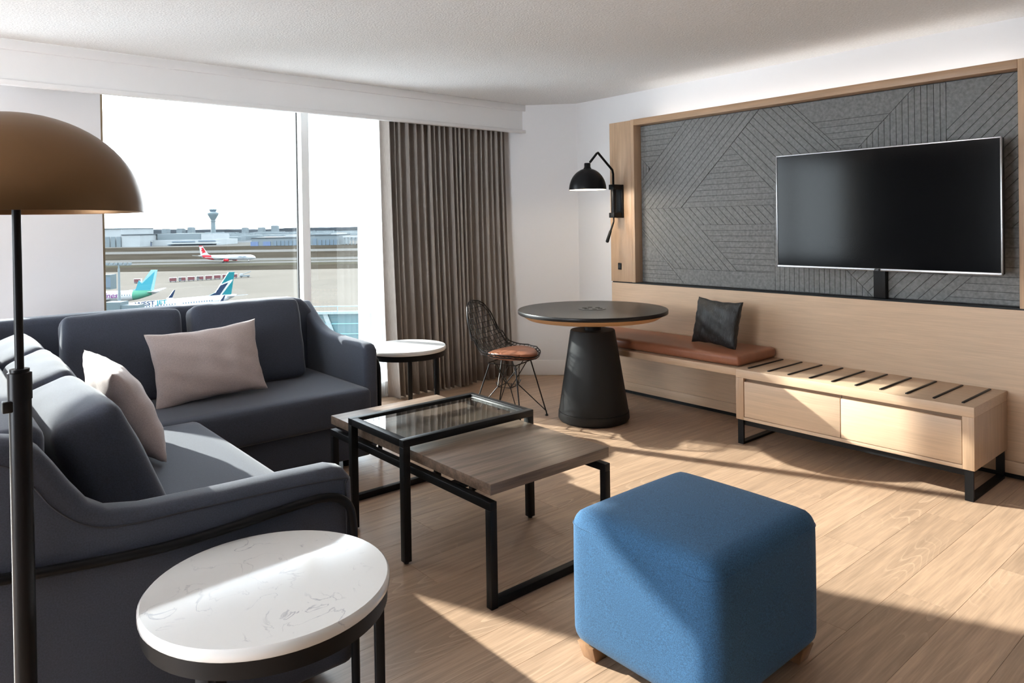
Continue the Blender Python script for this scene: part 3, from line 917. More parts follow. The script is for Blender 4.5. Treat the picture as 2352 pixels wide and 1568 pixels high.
s2_ = link('seat', rbox_mesh('seat', 1.775, 0.87, 0.19, 0.035, (0, 0.006, 0.012), 15), m_slate); s2_.location = (0.21+0.8875, 3.59+0.435, 0.352); rel(s2_, sofa)
# seam and tube on the near arm
seam = smooth_path([(0.10, 1.8985, 0.868), (0.16, 1.8985, 0.842), (0.20, 1.8985, 0.790), (0.24, 1.8985, 0.730), (0.30, 1.8985, 0.678), (0.38, 1.8985, 0.655), (0.60, 1.8985, 0.648), (0.93, 1.8985, 0.632), (0.955, 1.8985, 0.60), (0.957, 1.8985, 0.45)], 6)
sm = MB().tube(seam, 0.0022, 6).build('seam', m_slate2, None, smooth=True)
rel(sm, sofa)
tp = [(max(a.x, 0.09), 1.886, a.y) for a in [Vector((q[0], q[1], 0)) for q in [(v.x, v.y) for v in smooth_path([(0.09, 0.618, 0), (0.20, 0.603, 0), (0.48, 0.581, 0), (0.80, 0.594, 0), (0.875, 0.594, 0), (0.930, 0.579, 0), (0.963, 0.542, 0), (0.972, 0.48, 0)], 6)]]]
tp += [(0.972, 1.886, 0.30), (0.972, 1.886, 0.012)]
rel(MB().tube(tp, 0.0125, 12).build('tube_frame', m_blackgl, None, smooth=True), sofa)
tp2 = [(2.082, 4.66-p[0], p[2]) for p in tp]
rel(MB().tube(tp2, 0.0125, 12).build('tube_frame', m_blackgl, None, smooth=True), sofa)
for (fx, fy) in ((0.06, 1.98), (0.92, 2.10), (0.06, 4.5), (1.88, 3.72), (1.90, 4.5), (0.92, 3.66)):
    rel(MB().lathe([(0.018, 0.0), (0.022, 0.058)], (fx, fy, 0), 12).build('foot', m_black, None), sofa)

# loose back cushions
def cushion(w_, h_, t_, loc, rot, label, seed):
    me = rbox_mesh('back_cushion', w_, t_, h_, 0.038, (0.008, 0.028, 0.012), 15, noise=0.002, seed=seed)
    o = link('back_cushion', me, m_slate)
    o.location = loc; o.rotation_euler = rot
    tag(o, label, 'cushion', 'loose back cushions of the sectional sofa')
    hw, hh = w_/2-0.010, h_/2-0.010
    cr = 0.04
    for sgn in (-1, 1):
        y_ = sgn*(t_/2-0.026)
        pts = []
        for cx_, cz_, a0 in ((hw-cr, hh-cr, 0), (-hw+cr, hh-cr, PI/2), (-hw+cr, -hh+cr, PI), (hw-cr, -hh+cr, 1.5*PI)):
            for k in range(5):
                a = a0+PI/2*k/4
                pts.append((cx_+cr*math.cos(a), y_, cz_+cr*math.sin(a)))
        MB().tube(pts, 0.0034, 6, closed=True).build('piping', m_slate2, o, smooth=True)
    return o
LN, LL = math.radians(14), math.radians(22)
cushion(0.565, 0.475, 0.17, (0.860, 4.235, 0.447+0.232), (-LN, 0, 0), 'slate back cushion behind the left half of the lumbar pillow', 1)
cushion(0.625, 0.478, 0.17, (1.515, 4.235, 0.447+0.233), (-LN, 0, math.radians(-1)), 'slate back cushion next to the right arm of the sofa', 2)
cushion(0.60, 0.45, 0.175, (0.418, 2.475, 0.655), (-LL, 0, PI/2+math.radians(2)), 'slate back cushion nearest the low front arm of the sofa', 3)
cushion(0.60, 0.45, 0.175, (0.412, 3.105, 0.660), (-LL, 0, PI/2-math.radians(1)), 'slate back cushion behind the leaning taupe pillow', 4)
cushion(0.60, 0.45, 0.175, (0.405, 3.735, 0.660), (-LL, 0, PI/2), 'slate back cushion in the far corner of the sofa', 5)
# throw pillows
p1_ = link('throw_pillow', pillow_mesh('throw_pillow', 0.575, 0.40, 0.17, seed=4), m_taupe)
p1_.matrix_world = Matrix.Translation((1.205, 3.955, 0.645)) @ Matrix.Rotation(math.radians(-3), 4, 'Y') @ Matrix.Rotation(math.radians(72), 4, 'X')
tag(p1_, 'pale taupe lumbar pillow leaning on the window-side cushions', 'pillow', 'taupe lumbar pillows')
p2_ = link('throw_pillow', pillow_mesh('throw_pillow', 0.56, 0.41, 0.17, seed=8), m_taupe)
p2_.matrix_world = Matrix.Translation((0.645, 3.215, 0.660)) @ Matrix.Rotation(PI/2, 4, 'Z') @ Matrix.Rotation(math.radians(-2), 4, 'Y') @ Matrix.Rotation(math.radians(64), 4, 'X')
tag(p2_, 'shaded taupe lumbar pillow leaning in the corner seat', 'pillow', 'taupe lumbar pillows')
bp_.matrix_world = Matrix.Translation((4.10, 2.745, 0.527+0.156)) @ Matrix.Rotation(math.radians(-96), 4, 'Z') @ Matrix.Rotation(math.radians(2), 4, 'Y') @ Matrix.Rotation(math.radians(78), 4, 'X')

# ================================================================== SIDE TABLES
def side_table(name, x, y, label, rot):
    t = empty(name, (x, y, 0), rot, label, 'side table', 'round marble side tables')
    R = 0.272
    MB().lathe([(0.0, 0.524), (R-0.004, 0.524), (R, 0.528), (R, 0.545), (R-0.005, 0.55), (0.0, 0.55)], n=72).build('marble_top', m_marble, t, smooth=True)
    MB().lathe([(R-0.014, 0.488), (R-0.006, 0.488), (R-0.006, 0.524), (R-0.014, 0.524), (R-0.014, 0.488)], n=72, cap=False).build('apron_ring', m_black, t, smooth=True)
    for i in range(3):
        a = 2*PI*i/3
        c_, s_ = math.cos(a), math.sin(a)
        p = Vector((c_*(R-0.024), s_*(R-0.024), 0))
        MB().beam((p.x, p.y, 0.0), (p.x, p.y, 0.524), 0.030, 0.022, upv=(c_, s_, 0)).build('leg', m_black, t, bevel=0.002)
    b = MB()
    for i in range(3):
        a = 2*PI*i/3
        b.beam((0, 0, 0.515), (math.cos(a)*(R-0.03), math.sin(a)*(R-0.03), 0.515), 0.03, 0.014)
    b.build('cross_brace', m_black, t)
    return t
side_table('side_table', 0.618, 1.613, 'round white marble side table by the near sofa arm', math.radians(-20.7))
side_table('side_table', 2.545, 4.14, 'round white marble side table in front of the drape', math.radians(-68))

# ================================================================== COFFEE TABLES
wt = empty('coffee_table', (1.85, 2.59, 0), 0, 'low rectangular grey walnut coffee table on open black frame', 'coffee table')
WX0, WX1, WY0, WY1 = 1.545, 2.162, 1.965, 3.210
rel(box('tabletop', m_walnut, None, WX0, WX1, WY0, WY1, 0.405, 0.445, 0.0012), wt)
FW = 0.030
FX0, FX1 = WX0-0.004, WX1+0.004
FY0_, FY1_ = WY0-0.002, WY1+0.002
for xx in (FX0, FX1-FW):
    rel(box('side_rail', m_black, None, xx, xx+FW, FY0_, FY1_, 0.350, 0.380, 0.0015), wt)
    for yy in (FY0_, FY1_-FW):
        rel(box('leg', m_black, None, xx, xx+FW, yy, yy+FW, 0.0, 0.350, 0.0015), wt)
for yy in (FY0_, FY1_-FW):
    rel(box('floor_rail', m_black, None, FX0+FW, FX1-FW, yy, yy+FW, 0.003, 0.033, 0.0015), wt)
for yy in (2.20, 2.94):
    rel(box('cross_rail', m_black, None, FX0+FW, FX1-FW, yy, yy+0.04, 0.355, 0.380), wt)
    for xx in (1.62, 2.05):
        rel(box('spacer', m_black, None, xx, xx+0.04, yy, yy+0.04, 0.380, 0.405), wt)
gt = empty('coffee_table', (1.84, 2.69, 0), 0, 'tall narrow glass-topped black table straddling the walnut table', 'coffee table')
GX0, GX1, GY0, GY1, GZ = 1.490, 2.190, 2.455, 2.925, 0.501
rel(box('frame_rail', m_black, None, GX0, GX1, GY0, GY0+0.032, GZ-0.030, GZ, 0.0015), gt)
rel(box('frame_rail', m_black, None, GX0, GX1, GY1-0.032, GY1, GZ-0.030, GZ, 0.0015), gt)
rel(box('frame_rail', m_black, None, GX0, GX0+0.032, GY0+0.032, GY1-0.032, GZ-0.030, GZ, 0.0015), gt)
rel(box('frame_rail', m_black, None, GX1-0.032, GX1, GY0+0.032, GY1-0.032, GZ-0.030, GZ, 0.0015), gt)
rel(MB().box(GX0+0.032, GX1-0.032, GY0+0.032, GY1-0.032, GZ-0.014, GZ-0.008).build('glass_pane', m_tglass, None), gt)
for xx in (GX0, GX1-0.032):
    for yy in (GY0, GY1-0.032):
        rel(box('leg', m_black, None, xx, xx+0.032, yy, yy+0.032, 0.008, GZ-0.030, 0.0015), gt)
        rel(MB().lathe([(0.010, 0.0), (0.010, 0.009)], (xx+0.016, yy+0.016, 0), 12).build('glide', m_gasket, None), gt)

# ================================================================== OTTOMAN
ot = empty('ottoman', (1.848, 1.332, 0), 0, 'blue melange fabric cube ottoman on short wooden feet', 'ottoman')
ob = link('body', rbox_mesh('body', 0.575, 0.535, 0.418, 0.052, (0.010, 0.010, 0.016), 17), m_blue, ot)
ob.location = (0, 0, 0.048+0.209)
# stitched seam just under the top edge
pts = []
hx, hy, cr = 0.2885, 0.2685, 0.052
for cx_, cy_, a0 in ((hx-cr, hy-cr, 0), (-hx+cr, hy-cr, PI/2), (-hx+cr, -hy+cr, PI), (hx-cr, -hy+cr, 1.5*PI)):
    for k in range(7):
        a = a0+PI/2*k/6
        pts.append((cx_+cr*math.cos(a), cy_+cr*math.sin(a), 0.165))
MB().tube(pts, 0.0014, 6, closed=True).build('seam', m_blue, ob, smooth=True)
for sx_ in (-1, 1):
    for sy_ in (-1, 1):
        b = MB()
        ax, ay = sx_*0.235, sy_*0.215
        v = []
        for hw, z, off in ((0.026, 0.0, 0.006), (0.034, 0.05, 0.0)):
            for qx, qy in ((-1, -1), (1, -1), (1, 1), (-1, 1)):
                v.append((ax-sx_*off+qx*hw, ay-sy_*off+qy*hw, z))
        b.add(v, [(3, 2, 1, 0), (4, 5, 6, 7), (0, 1, 5, 4), (1, 2, 6, 5), (2, 3, 7, 6), (3, 0, 4, 7)])
        b.build('foot', m_foot, ot, bevel=0.002)

# ================================================================== ROUND TABLE
rtb = empty('round_table', (3.602, 3.409, 0), 0, 'round black-topped table on a tapered charcoal pedestal', 'table')
MB().lathe([(0.0, 0.740), (0.514, 0.740), (0.516, 0.742), (0.516, 0.764), (0.514, 0.766), (0.0, 0.766)], n=96).build('tabletop', m_tabletop, rtb, smooth=True)
MB().lathe([(0.0, 0.706), (0.452, 0.706), (0.506, 0.740), (0.0, 0.740)], n=96).build('bevelled_edge', m_edge, rtb, smooth=True)
gm = MB().lathe([(0.0, 0.766), (0.096, 0.766), (0.096, 0.769), (0.0, 0.770)], n=48).build('power_grommet', mat('grommet_grey', (0.075, 0.072, 0.072), 0.45), rtb, smooth=True)
for i in range(6):
    a = 2*PI*i/6
    MB().lathe([(0.0, 0.7695), (0.017, 0.7695), (0.017, 0.7715), (0.0, 0.7715)], (0.055*math.cos(a), 0.055*math.sin(a), 0), 16).build('socket', m_gasket, gm)
MB().lathe([(0.060, 0.62), (0.060, 0.706)], n=40).build('neck', m_black, rtb, smooth=True)
MB().lathe([(0.0, 0.068), (0.240, 0.068), (0.240, 0.070), (0.154, 0.618), (0.150, 0.623), (0.0, 0.623)], n=72).build('pedestal', m_pedestal, rtb, smooth=True)
MB().lathe([(0.0, 0.004), (0.236, 0.004), (0.246, 0.020), (0.243, 0.066), (0.0, 0.066)], n=72).build('base_ring', m_pedestal, rtb, smooth=True)
MB().lathe([(0.0, 0.0), (0.225, 0.0), (0.225, 0.006), (0.0, 0.006)], n=48).build('floor_glide', m_gasket, rtb)

# ================================================================== WIRE CHAIR
ch = empty('wire_chair', (3.165, 3.815, 0), math.radians(-68), 'dark wire shell chair with round cognac leather seat pad', 'chair')
# profile in the symmetry plane: forward x, up z
KC = 1.0
prof_c = smooth_path([(-0.275, 0, 0.822), (-0.250, 0, 0.755), (-0.218, 0, 0.645), (-0.180, 0, 0.545), (-0.125, 0, 0.470), (-0.045, 0, 0.432), (0.06, 0, 0.422), (0.15, 0, 0.434), (0.225, 0, 0.452)], 8)
NP = len(prof_c)-1
def hw_c(u):
    keys = [(0, 0.0), (0.03, 0.065), (0.08, 0.115), (0.18, 0.165), (0.32, 0.195), (0.46, 0.205), (0.6, 0.222), (0.74, 0.232), (0.86, 0.205), (0.94, 0.145), (0.98, 0.08), (1.0, 0.0)]
    for (a, b_), (c_, d_) in zip(keys, keys[1:]):
        if a <= u <= c_:
            t = (u-a)/(c_-a); return b_+(d_-b_)*t
    return 0
def S_c(u, yv):
    i = min(int(u*NP), NP-1); t = u*NP-i
    p = prof_c[i].lerp(prof_c[i+1], t)
    tan = (prof_c[i+1]-prof_c[i]).normalized()
    nrm = Vector((-tan.z, 0, tan.x))
    if nrm.z < 0: nrm = -nrm
    if nrm.x < 0 and u < 0.4: nrm = -nrm
    cup = 0.55 if u < 0.35 else 0.9
    k = yv/0.23
    return Vector((p.x, yv, p.z))+nrm*(cup*0.075*k*k)
rim = []
us = [i/60 for i in range(61)]
rim += [S_c(u, hw_c(u)) for u in us]
rim += [S_c(u, -hw_c(u)) for u in us[::-1][1:-1]]
MB().tube(rim, 0.0042, 8, closed=True).build('rim', m_wire, ch, smooth=True)
low = [p+Vector((0, 0, -0.020))*(1.0) for p in rim]
rim2 = [S_c(u, hw_c(u)*0.965)+Vector((-0.004, 0, -0.014)) for u in us]+[S_c(u, -hw_c(u)*0.965)+Vector((-0.004, 0, -0.014)) for u in us[::-1][1:-1]]
MB().tube(rim2, 0.0034, 8, closed=True).build('inner_rim', m_wire, ch, smooth=True)
for yv in (-0.18, -0.144, -0.108, -0.072, -0.036, 0.0, 0.036, 0.072, 0.108, 0.144, 0.18):
    pts = [S_c(u, yv) for u in us if hw_c(u) >= abs(yv)-1e-6]
    if len(pts) > 2:
        MB().tube(pts, 0.0023, 6).build('shell_wire', m_wire, ch, smooth=True)
for k in range(2, 24):
    u = 0.06+0.90*(k-2)/21
    h = hw_c(u)
    pts = [S_c(u, -h+2*h*i/8) for i in range(9)]
    MB().tube(pts, 0.0023, 6).build('shell_wire', m_wire, ch, smooth=True)
padc = link('seat_pad', rbox_mesh('seat_pad', 0.345, 0.355, 0.036, 0.016, (0, 0, 0.016), 14), m_leather, ch)
for v in padc.data.vertices:
    x_, y_ = v.co.x/0.1725, v.co.y/0.1775
    rr = math.hypot(x_, y_); mx_ = max(abs(x_), abs(y_))
    if rr > 1e-6:
        k = mx_/rr
        v.co.x *= k; v.co.y *= k
    v.co.z += 0.030*((v.co.y/0.2)**2)
padc.location = (0.045, 0, 0.453)
legs = []
tops = {(-1, -1): (-0.075, -0.115), (-1, 1): (-0.075, 0.115), (1, -1): (0.125, -0.115), (1, 1): (0.125, 0.115)}
feet = {(-1, -1): (-0.185, -0.20), (-1, 1): (-0.185, 0.20), (1, -1): (0.205, -0.20), (1, 1): (0.205, 0.20)}
hub = {(-1, -1): (-0.045, -0.06), (-1, 1): (-0.045, 0.06), (1, -1): (0.055, -0.06), (1, 1): (0.055, 0.06)}
for k, (fx, fy) in feet.items():
    tx, ty = tops[k]
    MB().tube([(tx, ty, 0.405), (fx, fy, 0.014)], 0.0048, 8).build('leg', m_wire, ch, smooth=True)
    MB().lathe([(0.011, 0.0), (0.011, 0.004), (0.006, 0.014)], (fx, fy, 0), 12).build('foot', m_rubber, ch)
    hx_, hy_ = hub[k]
    MB().tube([(fx, fy, 0.030), (hx_, hy_, 0.235), (tx*0.2+hx_*0.8, ty*0.2+hy_*0.8, 0.27)], 0.0036, 8).build('brace', m_wire, ch, smooth=True)
    for k2 in feet:
        if (k[0] == k2[0]) != (k[1] == k2[1]):
            t2 = tops[k2]
            MB().tube([(hx_, hy_, 0.235), (t2[0]*0.75+tx*0.25, t2[1]*0.75+ty*0.25, 0.405)], 0.0032, 8).build('brace', m_wire, ch, smooth=True)
MB().tube([(-0.045, -0.06, 0.235), (0.055, -0.06, 0.235), (0.055, 0.06, 0.235), (-0.045, 0.06, 0.235)], 0.0036, 8, closed=True).build('hub_ring', m_wire, ch)
MB().tube([(-0.085, -0.13, 0.408), (0.135, -0.13, 0.408), (0.135, 0.13, 0.408), (-0.085, 0.13, 0.408)], 0.0045, 8, closed=True).build('seat_ring', m_wire, ch)

# ================================================================== FLOOR LAMP
fl = empty('floor_lamp', (0.160, 1.700, 0), 0, 'tall floor lamp with antique brass dome shade and black pole', 'lamp')
RL = 0.224
MB().lathe([(0.001, 0.194)]+[(RL*math.sin(PI/2*i/18), 0.194*math.cos(PI/2*i/18)) for i in range(2, 19)]+[(RL, -0.002), (RL-0.003, -0.002)]
           + [((RL-0.004)*math.sin(PI/2*i/18), 0.189*math.cos(PI/2*i/18)) for i in range(18, 1, -1)]+[(0.001, 0.189)], (0, 0, 1.400), 72, cap=False).build('shade', m_brass, fl, smooth=True)
MB().tube([(0, 0, 1.02), (0, 0, 1.50)], 0.0078, 16).build('upper_pole', m_blackgl, fl, smooth=True)
lp = MB().tube([(0, 0, 0.012), (0, 0, 1.06)], 0.0192, 24).build('lower_pole', m_blackgl, fl, smooth=True)
MB().lathe([(0.0195, 1.030), (0.0208, 1.030), (0.0208, 1.083), (0.017, 1.085), (0.017, 1.090), (0.008, 1.090)], n=24).build('collar', m_blackgl, fl, smooth=True)
MB().box(-0.030, -0.008, -0.014, 0.006, 1.008, 1.030).build('switch', m_black, fl, bevel=0.002)
MB().lathe([(0.0, 0.0), (0.128, 0.0), (0.128, 0.010), (0.02, 0.014), (0.0, 0.014)], n=48).build('base', m_black, fl, smooth=True)
MB().lathe([(0.0, 1.44), (0.026, 1.45), (0.03, 1.475), (0.02, 1.50), (0.0, 1.50)], (0.05, 0, 0), 16).build('bulb', m_polewhite, fl, smooth=True)

# ================================================================== OUTDOORS: the airport
G = HCAM-26.5
F2 = Vector((math.sin(YAW), math.cos(YAW), 0)); R2 = Vector((math.cos(YAW), -math.sin(YAW), 0))
AZ = math.atan2(R2.y, R2.x)
def ext(s, d_, z=0.0):
    p = R2*s+F2*d_
    return Vector((p.x, p.y, G+z))
def ground(name, mt, d0, d1, s0, s1, z, label, cat, s0b=None, s1b=None):
    s0b = s0 if s0b is None else s0b; s1b = s1 if s1b is None else s1b
    q = [ext(s0, d0, z), ext(s1, d0, z), ext(s1b, d1, z), ext(s0b, d1, z)]
    b = MB().add([tuple(p) for p in q]+[(p.x, p.y, p.z-0.5) for p in q], [(0, 1, 2, 3), (7, 6, 5, 4), (0, 4, 5, 1), (1, 5, 6, 2), (2, 6, 7, 3), (3, 7, 4, 0)])
    return tag(b.build(name, mt), label, cat, kind='structure')
ground('apron', m_apron, 12, 470, -700, 500, 0.0, 'pale concrete airport apron below the window', 'apron')
ground('grass_strip', m_grass, 452, 502, -800, -60, 0.10, 'dark grass strip along the far edge of the apron', 'grass', None, -100)
ground('grass_strip', m_olive, 502, 538, -900, 500, 0.12, 'olive grass strip in front of the taxiing jet', 'grass')
ground('runway', m_asph, 470, 560, -60, 500, 0.05, 'pale taxiway leading to the runway', 'runway')
ground('runway', m_asph, 538, 626, -1000, 600, 0.15, 'long pale runway beneath the taxiing jet', 'runway')
ground('grass_strip', m_olive, 566, 578, -1000, 200, 0.25, 'thin olive grass line along the runway', 'grass')
ground('grass_strip', m_grass, 626, 782, -1100, 700, 0.20, 'broad brown winter grass field past the runway', 'grass')
ground('taxiway', m_asph, 782, 868, -1200, 800, 0.25, 'pale taxiway crossing the brown field', 'taxiway')
ground('grass_strip', m_grass, 868, 1060, -1300, 900, 0.30, 'brown winter grass in front of the hangars', 'grass')
ground('hangar_apron', m_asph, 1060, 1330, -1500, 1000, 0.35, 'paved yard in front of the hangars', 'pavement')
ground('distant_land', m_land, 1330, 6000, -6000, 5000, 0.5, 'mottled grey-blue built-up land stretching to the horizon', 'land')

# tree ridge at the horizon
b = MB()
pts = []
rr = random.Random(2)
for i in range(161):
    s_ = -3600+i*40
    h = 15.5+3.0*math.sin(i*0.21)+2.2*math.sin(i*0.53+1)+rr.uniform(-1.2, 1.2)
    pts.append((s_, max(6, h)))
vv = []; ff = []
for s_, h in pts:
    for dd in (3900, 4300):
        vv.append(tuple(ext(s_, dd, 0))); vv.append(tuple(ext(s_, dd, h+8)))
for i in range(160):
    a = i*4; c_ = a+4
    ff += [(a, c_, c_+1, a+1), (a+1, c_+1, c_+3, a+3), (a+2, a+3, c_+3, c_+2)]
tag(b.add(vv, ff).build('tree_ridge', m_trees), 'low grey wooded ridge along the horizon', 'trees', kind='stuff')
# scattered suburb beyond the airport
b = MB()
for i in range(260):
    dd = rr.uniform(1500, 3450); s_ = (-0.60+0.42*rr.random())*dd
    h = rr.uniform(4, 11); wd = rr.uniform(20, 90); dp = rr.uniform(15, 40)
    c_ = [ext(s_-wd/2, dd-dp/2), ext(s_+wd/2, dd-dp/2), ext(s_+wd/2, dd+dp/2), ext(s_-wd/2, dd+dp/2)]
    b.add([tuple(p) for p in c_]+[(p.x, p.y, p.z+h) for p in c_], [(0, 1, 2, 3), (4, 5, 6, 7), (0, 1, 5, 4), (1, 2, 6, 5), (2, 3, 7, 6), (3, 0, 4, 7)])
tag(b.build('suburb_roofs', m_bgrey), 'far scatter of low grey buildings beyond the hangars', 'buildings', kind='stuff')

def ebox(name, mt, parent, s0, s1, d0, d1, z0, z1):
    c_ = [ext(s0, d0, z0), ext(s1, d0, z0), ext(s1, d1, z0), ext(s0, d1, z0)]
    dz = z1-z0
    b = MB().add([tuple(p) for p in c_]+[(p.x, p.y, p.z+dz) for p in c_], [(0, 3, 2, 1), (4, 5, 6, 7), (0, 1, 5, 4), (1, 2, 6, 5), (2, 3, 7, 6), (3, 0, 4, 7)])
    o = b.build(name, mt)
    if parent is not None:
        o.parent = parent
    return o
def K(px, d_): return (px-1176)/FPX*d_
# white hangar
hg = empty('hangar', (0, 0, 0), 0, 'white boxy hangar at the left edge of the window', 'hangar')
ebox('wall', m_bwhite, hg, K(236, 1120), K(279, 1120), 1120, 1220, 0, 29)
ebox('wall', m_bwhite, hg, K(279, 1115), K(321, 1115), 1115, 1220, 0, 18.5)
ebox('roof', m_roof, hg, K(278, 1114), K(322, 1114), 1114, 1221, 18.5, 19.8)
ebox('roof', m_bgrey, hg, K(235, 1118), K(279.5, 1118), 1118, 1221, 29, 30)
for k in range(3):
    ebox('door_panel', m_bgrey, hg, K(241+k*13, 1113.5), K(251+k*13, 1113.5), 1113.5, 1114.5, 0, 16.5)
# long terminal hangar
mh = empty('hangar', (0, 0, 0), 0, 'long low white hangar with curved canopy left of the tower', 'hangar')
ebox('wall', m_bwhite, mh, K(347, 1150), K(496, 1150), 1150, 1240, 0, 9.5)
ebox('upper_block', m_bgrey, mh, K(361, 1165), K(478, 1165), 1165, 1240, 9.5, 19.5)
ebox('upper_block', m_bwhite, mh, K(462, 1163), K(489, 1163), 1163, 1230, 9.5, 18.5)
ebox('annex', m_bblue, mh, K(324, 1148), K(346, 1148), 1148, 1200, 0, 6.5)
ebox('annex_roof', m_bwhite, mh, K(323, 1147), K(348, 1147), 1147, 1200, 6.5, 9.0)
ebox('window_band', m_bdark, mh, K(395, 1149), K(447, 1149), 1148.6, 1149.6, 5.6, 7.2)
ebox('window_band', m_bdark, mh, K(455, 1149), K(494, 1149), 1148.6, 1149.6, 6.4, 8.0)
ebox('window_band', m_bdark, mh, K(385, 1149), K(488, 1149), 1148.4, 1149.4, 0.8, 2.4)
ebox('canopy', m_bwhite, mh, K(382, 1135), K(497, 1135), 1135, 1152, 3.0, 4.4)
# right-hand service hangars
def service(px0, px1, d_, h, label, doors, upper):
    t = empty('service_hangar', (0, 0, 0), 0, label, 'hangar')
    ebox('wall', m_bgrey, t, K(px0, d_), K(px1, d_), d_, d_+70, 0, h)
    ebox('roof', m_roof, t, K(px0-1, d_), K(px1+1, d_), d_-1, d_+71, h, h+1)
    for (a, b_, hh, mt) in doors:
        ebox('roller_door', mt, t, K(a, d_), K(b_, d_), d_-0.8, d_+0.2, 0, hh)
    for (a, b_, z0, z1, mt) in upper:
        ebox('upper_block', mt, t, K(a, d_+10), K(b_, d_+10), d_+10, d_+60, z0, z1)
    return t
service(577, 682, 1050, 11.5, 'grey service hangar with blue and dark roller doors', [(575.5, 593, 6.5, m_bblue), (604, 621, 6.5, m_bblue)]+[(628+9*k, 635+9*k, 7.5, m_bdark) for k in range(6)],
        [(655, 682, 11.5, 15.5, m_bwhite), (588, 650, 11.5, 13, m_bwhite)])
service(713, 778, 1045, 14.5, 'blue-grey service hangar seen through the right window pane', [(718, 727, 10, m_bdark)]+[(731+9*k, 738+9*k, 8.0, m_bdark) for k in range(5)], [(760, 779, 10, 17.5, m_bwhite)])
sv = empty('gate_building', (0, 0, 0), 0, 'low open steel canopy building at the right edge of the window', 'building')
for k in range(5):
    ebox('post', m_bgrey, sv, K(790+k*8, 1040), K(791.5+k*8, 1040), 1040, 1042, 0, 11)
ebox('roof', m_bwhite, sv, K(788, 1040), K(826, 1040), 1038, 1070, 11, 13)

# control tower
tw = empty('control_tower', (0, 0, 0), 0, 'tall concrete airport control tower with flared cab', 'tower')
tp0 = ext(K(490, 1250), 1250, 0)
MB().lathe([(4.4, 0), (3.7, 42), (3.7, 42.1)], tuple(tp0), 20).build('shaft', m_conc, tw, smooth=True)
MB().lathe([(3.8, 39.6), (5.2, 39.6), (5.2, 41.0), (3.8, 41.0)], tuple(tp0), 20).build('gallery', m_conc, tw)
MB().lathe([(3.7, 42), (9.0, 51.5), (9.5, 53.0), (9.2, 54.6), (5.4, 56.6), (0, 56.6)], tuple(tp0), 20).build('cab_base', m_conc, tw, smooth=True)
MB().lathe([(4.8, 56.5), (6.0, 59.6), (0, 59.6)], tuple(tp0), 20).build('cab_glass', m_bdark, tw)
MB().lathe([(6.6, 59.6), (6.6, 60.8), (4, 61.6), (0, 61.6)], tuple(tp0), 20).build('cab_roof', m_conc, tw)
# skyline blocks
for i, (a, b_, hpx, lab) in enumerate(((371, 383, 3, 'wide flat block on the skyline left of the tower'), (405, 418, 3.2, 'second skyline block left of the control tower'), (430.5, 441, 5.5, 'tallest skyline block left of the tower'),
                                       (555, 565, 3, 'small skyline block right of the control tower'), (592, 604, 3, 'low domed skyline block near the service hangar'), (622.5, 635.5, 6.5, 'round water tank shaped block on the skyline'))):
    t = empty('skyline_block', (0, 0, 0), 0, lab, 'building', 'skyline blocks')
    top = 26.5-4+hpx*2.3
    ebox('wall', m_bgrey, t, K(a, 3600), K(b_, 3600), 3600, 3640, 0, top)
    ebox('roof', m_roof, t, K(a, 3600)+2, K(b_, 3600)-2, 3602, 3630, top, top+1.5)

